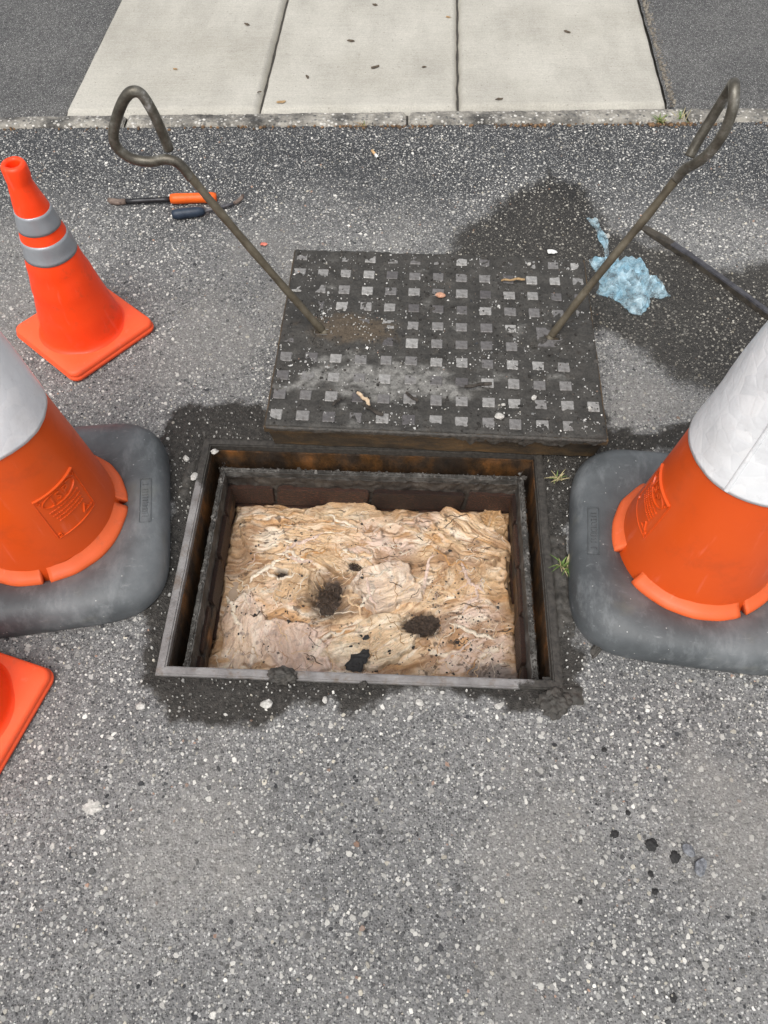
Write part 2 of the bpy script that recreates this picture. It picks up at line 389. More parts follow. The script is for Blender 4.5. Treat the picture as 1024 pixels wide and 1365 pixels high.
def m_stud():
    s = MB('worn_stud_metal'); r = s.orand(); n = s.noise(70, 6, .7)
    c = s.mix(r, (.10, .092, .092), (.40, .39, .37))
    c = s.mix(1.0, c, s.ramp(n, [(.3, .5), (.7, 1.3)]), 'MULTIPLY')
    c = s.mix(s.ramp(s.noise(38, 5, .6), [(.56, 0.), (.66, .75)]), c, (.06, .054, .047))
    s.P(Base_Color=c, Roughness=.5, Metallic=.2); s.bump(s.math('ADD', s.noise(120, 4), s.noise(400, 3)), .001, .7); return s.m
M['stud'] = m_stud()
def m_plain(name, c0, c1, rough=.6, scale=40, bump=.0008, metal=0., spec=.4):
    s = MB(name); s.P(Base_Color=s.mix(s.ramp(s.noise(scale, 5, .6), [(.35, 0.), (.68, 1.)]), c0, c1), Roughness=rough, Metallic=metal)
    s.b.inputs['Specular IOR Level'].default_value = spec
    s.bump(s.noise(scale * 4, 4), bump, .7); return s.m
M['mud'] = m_plain('mud', (.03, .028, .024), (.07, .063, .054), .62, 70, .002)
M['stone'] = m_plain('pale_stone', (.34, .33, .30), (.62, .60, .56), .7, 120)
M['greystone'] = m_plain('grey_stone', (.07, .073, .08), (.24, .25, .27), .55, 160)
M['tar'] = m_plain('tar', (.012, .012, .012), (.028, .027, .026), .6, 150, .0015)
M['orange_grip'] = m_plain('orange_grip', (.80, .13, .012), (.70, .10, .01), .45, 60)
M['blue_grip'] = m_plain('dark_blue_grip', (.014, .024, .042), (.03, .045, .07), .45, 60)
M['blackbar'] = m_plain('black_oxide_steel', (.018, .018, .02), (.05, .05, .052), .38, 50, .0005, .6)
M['rustytip'] = m_plain('rusty_tip', (.08, .055, .045), (.2, .15, .12), .65, 90)
M['bar'] = m_metal('forged_bar', [(.3, (.045, .043, .047)), (.55, (.10, .098, .108)), (.75, (.16, .15, .15))], .5, .5, 30, .0012)
M['barface'] = m_plain('dark_bar', (.03, .026, .021), (.08, .068, .052), .7, 60, .001)
M['wood'] = m_plain('split_wood', (.42, .30, .19), (.62, .49, .35), .8, 120)
M['darkwood'] = m_plain('wet_bark', (.022, .018, .014), (.06, .05, .04), .7, 120, .002)
M['brickbit'] = m_plain('brick_chip', (.42, .2, .12), (.6, .36, .25), .85, 200)
M['paper'] = m_plain('paper', (.66, .66, .63), (.8, .8, .78), .8, 80)
M['filter'] = m_plain('cork_paper', (.55, .34, .16), (.68, .45, .24), .8, 300)
M['leaf'] = m_plain('dry_leaf', (.24, .15, .07), (.42, .29, .15), .8, 150)
M['darkleaf'] = m_plain('dark_leaf', (.06, .045, .03), (.13, .10, .07), .8, 150)
M['grass'] = m_plain('weed_green', (.07, .13, .025), (.16, .24, .06), .6, 80)
M['drygrass'] = m_plain('weed_straw', (.33, .29, .15), (.5, .43, .24), .7, 80)
M['redbit'] = m_plain('red_plastic', (.55, .12, .08), (.7, .25, .18), .6, 100)
M['clump'] = m_plain('dark_sludge', (.022, .016, .012), (.10, .068, .048), .55, 220, .005)
def m_water():
    s = MB('murky_water')
    c = s.ramp(s.noise(9, 5), [(.3, (.26, .17, .085)), (.6, (.42, .32, .24))])
    s.P(Base_Color=c, Roughness=.12); s.b.inputs['Specular IOR Level'].default_value = .6; s.bump(s.noise(25, 3), .0012, .5); return s.m
M['water'] = m_water()
def m_film():
    s = MB('blue_film')
    c = s.ramp(s.noise(30, 5), [(.35, (.36, .62, .76)), (.7, (.72, .87, .92))])
    s.P(Base_Color=c, Roughness=.22); s.b.inputs['Specular IOR Level'].default_value = .7
    s.bump(s.math('ADD', s.noise(70, 5, .65, None, 1.2), s.math('MULTIPLY', s.voro(60, 'DISTANCE_TO_EDGE'), .8)), .0022, 1.0)
    tr = s.n.new('ShaderNodeBsdfTransparent'); tl = s.n.new('ShaderNodeBsdfTranslucent'); s.set(tl, Color=(.5, .75, .85))
    m1 = s.n.new('ShaderNodeMixShader'); m1.inputs[0].default_value = .25; s.L(s.b.outputs[0], m1.inputs[1]); s.L(tl.outputs[0], m1.inputs[2])
    m2 = s.n.new('ShaderNodeMixShader'); s.L(s.ramp(s.noise(34, 5, .6, None, 1.0), [(.38, .12), (.58, .80)]), m2.inputs[0]); s.L(m1.outputs[0], m2.inputs[1]); s.L(tr.outputs[0], m2.inputs[2])
    s.L(m2.outputs[0], s.out.inputs['Surface']); return s.m
M['film'] = m_film()

# ------------------------------------------------------------------ layout constants (metres)
MH_C, MH_R, MH_HX, MH_HY = (-.038, .801), R(-2.2), .387, .2845      # manhole frame
CV_C, CV_R, CV_HX, CV_HY, CV_Z = (.1265, 1.345), R(-3.0), .376, .296, .092   # lifted cover
def to_local(x, y, c, a):
    dx, dy = x - c[0], y - c[1]; ca, sa = math.cos(a), math.sin(a)
    return dx * ca + dy * sa, -dx * sa + dy * ca
def to_world(lx, ly, c, a):
    ca, sa = math.cos(a), math.sin(a); return c[0] + lx * ca - ly * sa, c[1] + lx * sa + ly * ca
KERB0 = lambda x: 2.372 + .014 * x          # road edge of the kerb strip
KERB1 = lambda x: 2.446 + .022 * x          # slab edge of the kerb strip

WETA = [(0.15, 1.715), (0.185, 1.803), (0.242, 1.883), (0.325, 1.979), (0.431, 2.051), (0.504, 2.102), (0.587, 2.051), (0.631, 1.972), (0.639, 1.859), (0.731, 1.826), (0.807, 1.762), (0.893, 1.684), (1.052, 1.715), (1.4, 1.70), (1.4, 1.2), (0.936, 1.288), (0.812, 1.257), (0.746, 1.247), (0.679, 1.321), (0.628, 1.397), (0.552, 1.455), (0.363, 1.482), (0.174, 1.566)]
MUDB = [(-0.515, 1.186), (-0.45, 1.205), (-0.287, 1.217), (-0.232, 1.159), (0.151, 1.07), (0.502, 1.125), (0.735, 1.154), (0.73, 1.092), (0.628, 1.058), (0.524, 1.045), (0.436, 0.966), (0.402, 0.869), (0.372, 0.691), (0.387, 0.609), (0.409, 0.563), (0.389, 0.525), (0.344, 0.481), (0.31, 0.457), (0.248, 0.467), (0.179, 0.481), (0.089, 0.506), (0.011, 0.488), (-0.058, 0.46), (-0.142, 0.467), (-0.223, 0.434), (-0.305, 0.429), (-0.375, 0.450), (-0.425, 0.492), (-0.460, 0.53), (-0.478, 0.594), (-0.482, 0.674), (-0.456, 0.733), (-0.461, 0.869), (-0.491, 1.028)]
DUSTS = [[(-0.315, 0.287), (-0.235, 0.275), (-0.203, 0.204), (-0.234, 0.136), (-0.297, 0.147), (-0.342, 0.204)],
         [(0.536, 0.377), (0.641, 0.364), (0.72, 0.312), (0.70, 0.17), (0.552, 0.158), (0.492, 0.227), (0.494, 0.3)],
         [(-.62, 1.27), (-.36, 1.24), (-.30, 1.42), (-.42, 1.62), (-.55, 1.55), (-.56, 1.38)],
         [(.56, 1.28), (.63, 1.36), (.74, 1.24), (.80, 1.20), (.72, 1.15), (.53, 1.15)]]

def road_fields(x, y):
    wob = .035 * fbm(x * 9, y * 9, 4, 5) + .020 * fbm(x * 45, y * 45, 4, 6)
    wet = 1 - sstep(-.045, .035, sdp(x, y, WETA) + wob)
    drip = np.exp(-(((x - .50) / .010) ** 2)) * sstep(2.08, 2.10, y) * (1 - sstep(2.13, 2.17, y))
    wet = np.maximum(wet, .8 * drip)
    mud = 1 - sstep(-.016, .010, sdp(x, y, MUDB) + wob * .8)
    # mud squeezed out round the lifted cover
    lx, ly = to_local(x, y, CV_C, CV_R)
    dc = np.maximum(np.abs(lx) - CV_HX, np.abs(ly) - CV_HY)
    mud = np.maximum(mud, .9 * (1 - sstep(.0, .035, dc + wob * 1.2 + .02 * sstep(-.2, .3, ly))))
    # streaky: thin films of mud inside the wet area
    thin = sstep(-.1, .55, fbm(x * 7, y * 7, 4, 31)) * wet * .55
    film = np.clip(thin + .35 * wet, 0, .75)
    dust = np.zeros_like(x)
    for k, p in enumerate(DUSTS):
        dust = np.maximum(dust, (.75, .7, .45, .55)[k] * (1 - sstep(-.06, .05, sdp(x, y, p) + .07 * fbm(x * 8, y * 8, 4, 40 + k))))
    dust = np.maximum(dust, .52 * sstep(.08, .55, fbm(x * 2.6 + 4, y * 2.6, 5, 77)) * (1 - sstep(1.7, 2.1, y)))
    dust = dust * (1 - wet) * (1 - mud) * (.7 + .5 * fbm(x * 60, y * 60, 3, 50))
    h = .0014 * fbm(x * 55, y * 55, 3, 9) + .0025 * fbm(x * 6, y * 6, 3, 8)
    h = h + mud * (.0018 + .0038 * fbm(x * 28, y * 28, 4, 12) + .0022 * fbm(x * 75, y * 75, 2, 13)) + film * .001
    return np.clip(mud, 0, 1), np.clip(film * .8, 0, 1), wet, np.clip(dust, 0, 1), h
def far_dark(x, y):   # mask for the road turning darker towards the kerb
    return sstep(1.75, 2.15, y + .12 * fbm(x * 3, y * 3, 3, 60))

# ------------------------------------------------------------------ road
XN, XP, YN, YP = -1.9, 1.9, -.55, 2.45
nx, ny = 500, 395
gx = np.linspace(XN, XP, nx); gy = np.linspace(0, 1, ny)
GX, GYt = np.meshgrid(gx, gy, indexing='ij')
GY = YN + (KERB0(GX) + .004 - YN) * GYt
x = GX.ravel(); y = GY.ravel()
# nudge vertices near the frame so the cut follows it
lx, ly = to_local(x, y, MH_C, MH_R)
mud, film, wet, dust, h = road_fields(x, y)
edge = np.minimum.reduce([x - XN, XP - x, y - YN]) ; h = h * sstep(0, .1, edge)
fd = np.maximum(np.abs(lx) - MH_HX, np.abs(ly) - MH_HY)
h = np.where(fd < .03, -.003 + (h + .003) * sstep(-.002, .022, fd), h)
v = np.stack([x, y, h], 1)
F = grid_faces(nx, ny)
inside = (np.abs(lx) < MH_HX - .006) & (np.abs(ly) < MH_HY - .006)
keep = ~inside[F].all(1)
# keep only faces that do not reach over the opening
clear = ((np.abs(lx) < MH_HX - .013) & (np.abs(ly) < MH_HY - .013))[F].any(1)
F = F[keep & ~clear]
road = mesh_np('road', v, [F], M['asphalt'], smooth=True, attrs=dict(mud=np.clip(mud + film * .5 * (1 - mud), 0, 1), wet=wet, dust=dust, far=far_dark(x, y)))
tag(road, kind='structure')
# flat remainder of the road out to the horizon
bm = bmesh.new(); B = 90.
def quad(bm, pts): bm.faces.new([bm.verts.new(p) for p in pts])
zz = 0.0
quad(bm, [(-B, -B, zz), (B, -B, zz), (B, YN, zz), (-B, YN, zz)])
quad(bm, [(-B, YN, zz), (XN, YN, zz), (XN, KERB0(XN), zz), (-B, KERB0(-B), zz)])
quad(bm, [(XP, YN, zz), (B, YN, zz), (B, KERB0(B), zz), (XP, KERB0(XP), zz)])
tag(mesh_bm('road_verge', bm, m_asphalt('asphalt_outer', useattr=False)), kind='structure')

# aggregate chips set in the bitumen, one joined mass
def chip_mass(name, cx, cy, cz, rad, hgt, col, parent, mat, k=6, sink=.0012):
    n = len(cx)
    ang = (np.arange(k)[None] + rng.uniform(-.3, .3, (n, k))) * 2 * np.pi / k + rng.uniform(0, 6.28, n)[:, None]
    rr = rad[:, None] * rng.uniform(.7, 1.18, (n, k))
    asp = rng.uniform(.58, 1, n)[:, None]; ro = rng.uniform(0, 6.28, n)[:, None]
    px, py = rr * np.cos(ang), rr * np.sin(ang) * asp
    X = px * np.cos(ro) - py * np.sin(ro); Yy = px * np.sin(ro) + py * np.cos(ro)
    tilt = rng.normal(0, .10, (n, 2))
    top = .72
    zb = np.broadcast_to((cz - sink)[:, None], (n, k))
    zt = (cz + hgt)[:, None] + (X * tilt[:, :1] + Yy * tilt[:, 1:]) * top
    vb = np.stack([cx[:, None] + X, cy[:, None] + Yy, zb], -1)
    vt = np.stack([cx[:, None] + X * top, cy[:, None] + Yy * top, zt], -1)
    v = np.concatenate([vb, vt], 1).reshape(-1, 3)
    o = (np.arange(n) * 2 * k)[:, None]
    i = np.arange(k); j = (i + 1) % k
    q = np.stack([i, j, j + k, i + k], -1)[None] + o[:, :, None]
    t = (np.arange(k) + k)[None] + o
    return mesh_np(name, v, [q.reshape(-1, 4), t], mat, parent, False, col=np.repeat(col, 2 * k, 0))
def stone_palette(n, p=(.46, .31, .16, .06, .01)):
    pal = [A([.64, .63, .60]), A([.36, .36, .35]), A([.045, .047, .052]), A([.52, .49, .42]), A([.38, .25, .19])]
    idx = rng.choice(5, n, p=p); c = np.stack(pal)[idx] * rng.uniform(.62, 1.22, n)[:, None]
    return np.clip(c, .02, .85)
cell = .0093
ax = np.arange(-1.45, 1.45, cell); ay = np.arange(-.2, 2.40, cell)
cx, cy = [q.ravel() for q in np.meshgrid(ax, ay, indexing='ij')]
cx = cx + rng.uniform(-.5, .5, len(cx)) * cell; cy = cy + rng.uniform(-.5, .5, len(cy)) * cell
lx, ly = to_local(cx, cy, MH_C, MH_R); cl = to_local(cx, cy, CV_C, CV_R)
ok = ~((np.abs(lx) < MH_HX + .004) & (np.abs(ly) < MH_HY + .004)) & (cy < KERB0(cx) - .004)
ok &= ~((np.abs(cl[0]) < CV_HX - .02) & (np.abs(cl[1]) < CV_HY - .02))
ok &= np.abs(cx) < .95 + .30 * np.clip(cy, 0, 3)
cx, cy = cx[ok], cy[ok]
mud, film, wet, dust, h = road_fields(cx, cy)
u = rng.uniform(0, 1, len(cx))
patch = fbm(cx * 3.2, cy * 3.2, 4, 21)
keepp = .86 + .28 * patch - .22 * mud - .10 * film - .45 * dust - .16 * far_dark(cx, cy)
ok = u < keepp
cx, cy, mud, film, wet, dust, h = [q[ok] for q in (cx, cy, mud, film, wet, dust, h)]
n = len(cx)
rad = np.clip(rng.lognormal(math.log(.0029), .42, n), .0013, .0074) * (1 - .36 * np.clip(np.maximum(mud, film), 0, 1)) * (1 - .10 * far_dark(cx, cy))
hg = rng.uniform(.0002, .0019, n) + .0012 * mud
col = stone_palette(n)
col = mixc(col, A([.20, .198, .19])[None], np.clip(rng.uniform(-.2, .65, n), 0, 1))
col = col * A([1.0, .985, .955])[None] * (1 + .42 * fbm(cx * 2.2 + 5, cy * 2.2, 4, 23))[:, None]
col = mixc(col, A([.27, .26, .24])[None], dust * .75)
col = mixc(col, col * A([.66, .64, .60])[None], np.clip(wet, 0, 1))
col = mixc(col, A([.075, .07, .062])[None], np.clip(np.maximum(mud, film * .7) * rng.uniform(-.6, 1.7, n), 0, .96))
chips = chip_mass('aggregate', cx, cy, h, rad, hg, col, road, M['chip']); chips['kind'] = 'stuff'

# ------------------------------------------------------------------ kerb strip, driveway slabs, footpath
kerb = empty('kerb'); tag(kerb, kind='structure')
cuts = [-4.0, -2.6, -1.72, -.83, .075, .98, 1.9, 3.2, 4.6]
for k in range(len(cuts) - 1):
    a, b = cuts[k] + .003, cuts[k + 1] - .003
    mx, my = int((b - a) / .007), 15
    X, T = np.meshgrid(np.linspace(a, b, mx), np.linspace(0, 1, my), indexing='ij')
    er = .018 * np.clip(fbm(X * 9, X * 0 + k, 4, 90), -.3, 1) + .007 * fbm(X * 60, X * 0, 3, 91)
    Y0 = KERB0(X) + er; Y1 = KERB1(X) - .003
    Y = Y0 + (Y1 - Y0) * T
    Z = .010 + .0025 * fbm(X * 60, Y * 60, 4, 92) + .003 * fbm(X * 7, Y * 7, 3, 93)
    edge = np.minimum(T, 1 - T) * .07
    Z = Z - .012 * (1 - sstep(0, .008, edge)) - .018 * (T == 0) - .02 * (T == 1)
    ends = np.minimum(X - a, b - X); Z = Z - .012 * (1 - sstep(0, .01, ends))
    mesh_np('kerb_stone', np.stack([X, Y, Z], -1).reshape(-1, 3), [grid_faces(mx, my)], M['kerb'], kerb)
drive = empty('driveway'); tag(drive, kind='structure')
slx = [(-1.033, -.411), (-.405, .237), (.243, .925)]
for a, b in slx:
    mx, my = 60, 90
    S, T = np.meshgrid(np.linspace(0, 1, mx), np.linspace(0, 1, my), indexing='ij')
    T = T ** 1.15
    Y = KERB1(a + (b - a) * S) + .003 + 2.6 * T
    X = a + (b - a) * S + (Y - 2.44) * .050
    wv = .0035 * fbm(Y * 14, S * 0, 4, int(abs(a) * 100))
    X = X + wv * (np.maximum(0, 1 - S * 25) - np.maximum(0, 1 - (1 - S) * 25))
    d = np.minimum(np.minimum(S, 1 - S) * (b - a), T * 2.6)
    Z = .012 + .0006 * fbm(X * 30, Y * 30, 3, 70) - .006 * (1 - sstep(0, .005, d)) - .02 * (d <= 1e-6)
    mesh_np('slab', np.stack([X, Y, Z], -1).reshape(-1, 3), [grid_faces(mx, my)], M['concrete'], drive)
bm = bmesh.new(); quad(bm, [(-1.2, 2.36, -.012), (1.25, 2.36, -.012), (1.4, 5.4, -.012), (-1.2, 5.4, -.012)])
mesh_bm('joint_bed', bm, M['mud'], drive)
def path_piece(x0, x1, side):
    mx, my = 130, 80
    S, T = np.meshgrid(np.linspace(0, 1, mx), np.linspace(0, 1, my), indexing='ij')
    Y = KERB1(x0) + 2.6 * T
    xa = x0 + (Y - 2.44) * .050 if side > 0 else x0; xb = x1 + (Y - 2.44) * .050 if side < 0 else x1
    X = xa + (xb - xa) * S
    e = (S if side > 0 else 1 - S) * (x1 - x0)
    X = X + side * (-.002 + .006 * fbm(Y * 12, Y * 0, 4, 33)) * np.maximum(0, 1 - e / .08)
    Y = Y + .022 * (X - x0) * (1 - T) + .0015
    Z = .008 + .0018 * fbm(X * 70, Y * 70, 3, 34) + .004 * fbm(X * 4, Y * 4, 3, 35)
    Z = Z - .006 * (1 - sstep(0, .012, e + .006 * fbm(X * 80, Y * 80, 3, 36))) - .01 * (T == 0)
    return tag(mesh_np('footpath', np.stack([X, Y, Z], -1).reshape(-1, 3), [grid_faces(mx, my)], M['path']), kind='structure')
path_piece(-3.2, -1.030, -1); path_piece(.930, 3.4, 1)
bm = bmesh.new(); quad(bm, [(-B, KERB0(-B), -.02), (B, KERB0(B), -.02), (B, B, -.02), (-B, B, -.02)])
tag(mesh_bm('ground', bm, M['path']), kind='structure')
# crumbled mortar along the right edge of the driveway
n = 420; cy = rng.uniform(2.47, 3.6, n); cx = .936 + (cy - 2.44) * .05 + np.abs(rng.normal(0, .012, n))
cg = chip_mass('edge_crumbs', cx, cy, np.full(n, .008), rng.uniform(.002, .007, n), rng.uniform(.0005, .004, n),
               mixc(np.tile(A([.30, .27, .22]), (n, 1)), A([.10, .085, .07])[None], rng.uniform(0, 1, n)), drive, M['chip']); cg['kind'] = 'stuff'

# ------------------------------------------------------------------ manhole: frame, flange, mortar, bricks
mh = empty('manhole_chamber', (MH_C[0], MH_C[1], 0), MH_R)
tag(mh, 'open rectangular manhole with rusty steel frame and brick walls in the road', 'manhole')
def ring(name, hx, hy, wd, z0, z1, mat, parent, amp=.0006, bev=.002, cuts=18, seed=0, front=None, freq=40):
    bm = bmesh.new(); fy = -hy if front is None else front
    o = [(-hx, fy), (hx, fy), (hx, hy), (-hx, hy)]; i = [(-hx + wd, fy + wd), (hx - wd, fy + wd), (hx - wd, hy - wd), (-hx + wd, hy - wd)]
    vv = {}
    for nm, pts in (('o', o), ('i', i)):
        for k, p in enumerate(pts):
            for zn, z in (('b', z0), ('t', z1)): vv[nm, k, zn] = bm.verts.new((p[0], p[1], z))
    for k in range(4):
        j = (k + 1) % 4
        for q in ([('o', k, 't'), ('o', j, 't'), ('i', j, 't'), ('i', k, 't')], [('o', k, 'b'), ('o', j, 'b'), ('o', j, 't'), ('o', k, 't')],
                  [('i', k, 't'), ('i', j, 't'), ('i', j, 'b'), ('i', k, 'b')], [('i', k, 'b'), ('i', j, 'b'), ('o', j, 'b'), ('o', k, 'b')]):
            bm.faces.new([vv[t] for t in q])
    long_e = [e for e in bm.edges if abs((e.verts[0].co - e.verts[1].co).z) < 1e-6 and e.calc_length() > .3]
    top_e = [e for e in bm.edges if all(abs(q.co.z - z1) < 1e-6 for q in e.verts) and e.calc_length() > .3]
    if bev: bmesh.ops.bevel(bm, geom=top_e, offset=bev, segments=2, affect='EDGES')
    ee = [e for e in bm.edges if e.calc_length() > .3]
    bmesh.ops.subdivide_edges(bm, edges=ee, cuts=cuts * 3, use_grid_fill=True)
    roughen(bm, amp, freq, seed)
    return mesh_bm(name, bm, mat, parent)
ring('rim', MH_HX, MH_HY, .0185, -.012, .006, M['frame'], mh, .0007, .003, seed=1, freq=25)
ring('frame_wall', MH_HX - .003, MH_HY - .003, .017, -.135, -.013, M['rust'], mh, .0016, .002, seed=2)
ring('trough', MH_HX - .018, MH_HY - .018, .040, -.150, -.118, M['rust'], mh, .002, .003, seed=3)
ring('flange', MH_HX - .037, MH_HY - .044, .012, -.125, -.042, M['flange'], mh, .0016, .003, cuts=30, seed=4, front=-(MH_HY - .022), freq=90)
IX, IYF, IYB = MH_HX - .048, -(MH_HY - .037), MH_HY - .060        # inner chamber faces
ring('mortar_bed', IX + .012, IYB + .012, .011, -.40, -.056, M['mortar'], mh, .004, .004, cuts=30, seed=5, front=IYF - .012, freq=70)
n = 2200; t_ = rng.uniform(0, 1, n); side = rng.integers(0, 4, n)
off = np.where(rng.uniform(0, 1, n) < .45, rng.uniform(.0392, .0468, n), rng.uniform(.020, .036, n))
offy = np.where(side == 0, off - .015, off - .0 + .006)
lx_ = np.where(side < 2, (t_ * 2 - 1) * (MH_HX - .03), np.where(side == 2, -(MH_HX - off), MH_HX - off)); ly_ = np.where(side < 2, np.where(side == 0, -(MH_HY - offy), MH_HY - offy), (t_ * 2 - 1) * (MH_HY - .03))
onl = off >= .037
gg = chip_mass('grit', lx_, ly_, np.where(onl, -.0425, -.118), np.clip(rng.lognormal(math.log(.0018), .6, n), .0008, .008), rng.uniform(.0006, .003, n),
               mixc(np.tile(A([.035, .03, .026]), (n, 1)), A([.20, .19, .175])[None], rng.uniform(0, 1, n) ** 2.5), mh, M['chip']); gg['kind'] = 'stuff'
# brick courses
bm = bmesh.new(); box_bm(bm, -.5, .5, -.5, .5, -.5, .5); bmesh.ops.bevel(bm, geom=list(bm.edges), offset=.06, segments=1, affect='EDGES')
roughen(bm, .05, 3, 9); brick_me = bpy.data.meshes.new('brick'); bmesh.ops.recalc_face_normals(bm, faces=bm.faces); bm.to_mesh(brick_me); bm.free(); brick_me.materials.append(M['brick'])
def add_brick(cx, cy, cz, sx, sy, sz):
    o = link(bpy.data.objects.new('brick', brick_me), mh); o.location = (cx, cy, cz); o.scale = (sx, sy, sz)
    o.rotation_euler = (rnd.uniform(-.02, .02), rnd.uniform(-.02, .02), rnd.uniform(-.015, .015))
for c in range(3):
    z = -.125 - c * .075
    for side in (-1, 1):
        xx = -IX + (.0 if c % 2 else -.11)
        while xx < IX:
            a, b = max(xx, -IX), min(xx + .215, IX)
            if b - a > .03: add_brick((a + b) / 2, (IYB - .002 if side > 0 else IYF + .002) + rnd.uniform(-.003, .003), z, b - a, .014, .064)
            xx += .226
        yy = IYF + (.0 if c % 2 else -.06)
        while yy < IYB:
            a, b = max(yy, IYF), min(yy + .105, IYB)
            if b - a > .02: add_brick(side * (IX - .002 + rnd.uniform(-.003, .003)), (a + b) / 2, z, .014, b - a, .064)
            yy += .115

# ------------------------------------------------------------------ the mass of wipes in the chamber
PITS = [(-.087, -.022, .042, .052), (.125, -.083, .040, .026), (-.198, .03, .015, .012), (.330, .046, .010, .085), (-.027, .050, .018, .012)]
WZ = -.166
def streams(x, y, ang, k):
    """smooth flow coordinates: s runs along a fold, t across it"""
    ca, sa = math.cos(ang), math.sin(ang)
    s_ = x * ca + y * sa; t_ = -x * sa + y * ca
    t_ = t_ + .045 * fbm(x * 5 + k, y * 5, 3, 101) + .010 * fbm(x * 17 + k, y * 17, 2, 102) + .003 * fbm(x * 50, y * 50 + k, 2, 103)
    d = np.hypot(x - .045, y - .004); t_ = t_ + .055 * np.exp(-(d / .085) ** 2)
    return s_, t_
def wrinkles(s_, t_, size, stretch, k):
    a_ = 1 - np.abs(pn(s_ / (size * stretch), t_ / size, 200 + k)) * 2.0                 # rounded tucks with pinched lines
    b_ = np.abs(pn(s_ / (size * stretch * .55) + 7, t_ / (size * .45), 230 + k)) * 2.0
    return .68 * a_ + .32 * b_ - .25
def waste_h(x, y):
    s1, t1 = streams(x, y, .08, 0); s2, t2 = streams(x, y, .75, 9)
    k = sstep(-.07, .07, y + .06 * fbm(x * 6, y * 6, 2, 108))
    r = wrinkles(s1, t1, .020, 5, 1) * k + wrinkles(s2, t2, .022, 5, 3) * (1 - k)
    big = fbm(x * 7, y * 9, 3, 103)
    lump = fbm(x * 30, y * 30, 3, 109)
    h = WZ + .003 + .008 * big + .0052 * r + .0016 * lump
    h = h + .012 * np.exp(-((x + .02) / .14) ** 2 - ((y - .14) / .07) ** 2)
    for (px_, py_, rx, ry) in PITS:
        d = ((x - px_) / rx) ** 2 + ((y - py_) / ry) ** 2
        h = h - .028 * np.exp(-d ** 2) * (1 + .5 * lump)
    h = h - .020 * np.exp(-((x + .305) / .024) ** 2) * sstep(-.2, -.08, y) * (1 - sstep(.08, .15, y))
    h = h - .012 * np.exp(-((x - .28) / .05) ** 2 - ((y + .195) / .03) ** 2)
    return h, r, lump, big
CREAM, OCHRE, PINK, WHITE, BROWN = A([.68, .485, .30]), A([.52, .285, .115]), A([.68, .52, .43]), A([.80, .69, .55]), A([.09, .055, .032])
def waste_col(x, y, ang, k=0, tint=None):
    n = len(x); s_, t_ = streams(x, y, ang, k)
    c = np.tile(CREAM, (n, 1))
    c = mixc(c, PINK[None], .9 * sstep(-.1, .35, fbm(x * 5 + 3, y * 5, 3, 121) + .3 * sstep(.05, -.12, y) - .12))
    c = mixc(c, OCHRE[None], .85 * sstep(.0, .42, fbm(s_ * 8, t_ * 30, 4, 120 + k)))
    c = mixc(c, WHITE[None], .9 * sstep(.0, .40, fbm(s_ * 12 + 4, t_ * 45, 4, 122 + k)))
    c = mixc(c, A([.34, .19, .095])[None], .8 * sstep(.06, .36, fbm(s_ * 16, t_ * 85, 5, 123 + k)))          # brown streaks along the folds
    c = mixc(c, A([.30, .17, .09])[None], .7 * sstep(.08, .42, fbm(x * 9 + 1, y * 9, 5, 127)))                    # larger brown stains
    th = np.abs(fbm(s_ * 14, t_ * 40, 3, 124 + k))
    c = mixc(c, BROWN[None], .8 * (1 - sstep(.0, .045, th)) * sstep(-.05, .3, fbm(x * 12, y * 12, 3, 125 + k)))
    c = mixc(c, BROWN[None], .8 * sstep(.30, .44, fbm(x * 48, y * 60, 4, 126 + k)))
    if tint is not None: c = mixc(c, A(tint)[None] * 1.08, np.full(n, .42))
    ew = np.minimum(IX - np.abs(x), np.minimum(IYB - y, .3)) + .030 * fbm(x * 14, y * 14, 4, 128)           # brown liquor soaked in from the walls
    c = mixc(c, A([.36, .205, .095])[None], .75 * (1 - sstep(.0, .045, ew)))
    for (px_, py_, rx, ry) in PITS[:2]:
        d = np.sqrt(((x - px_ - .01) / (rx * 1.7)) ** 2 + ((y - py_) / (ry * 1.6)) ** 2) + .7 * fbm(x * 24, y * 24, 5, 129)
        c = mixc(c, A([.20, .115, .06])[None], .7 * (1 - sstep(.4, 1.15, d)))
    for (px_, py_, rx, ry) in PITS[:3]:      # black sludge lying in the hollows
        d = np.sqrt(((x - px_) / rx) ** 2 + ((y - py_) / ry) ** 2) + .6 * fbm(x * 32, y * 32, 5, 131)
        c = mixc(c, A([.05, .035, .026])[None], .9 * (1 - sstep(.45, 1.35, d)))
    sl = 1 - sstep(.5, 1.1, np.sqrt(((x - .285) / .08) ** 2 + ((y + .195) / .03) ** 2) + .6 * fbm(x * 30, y * 30, 3, 132))
    return mixc(c, A([.15, .13, .12])[None], .8 * sl)
nx, ny = 450, 310
X, Y = np.meshgrid(np.linspace(-IX + .004, IX - .004, nx), np.linspace(IYF + .004, IYB - .004, ny), indexing='ij')
x = X.ravel(); y = Y.ravel()
hh, rr, lump, big = waste_h(x, y)
e = np.minimum(IX - np.abs(x), np.minimum(IYB - y, y - IYF)); hh = hh - .014 * (1 - sstep(.0, .014, e + .010 * fbm(x * 20, y * 20, 3, 130)))
waste = mesh_np('wipe_mass', np.stack([x, y, hh], 1), [grid_faces(nx, ny)], M['slop'], None, True, col=waste_col(x, y, .3))
waste.location = (MH_C[0], MH_C[1], 0); waste.rotation_euler = (0, 0, MH_R)
tag(waste, 'matted cream and brown mass of wet wipes filling the open manhole', 'sewage blockage')
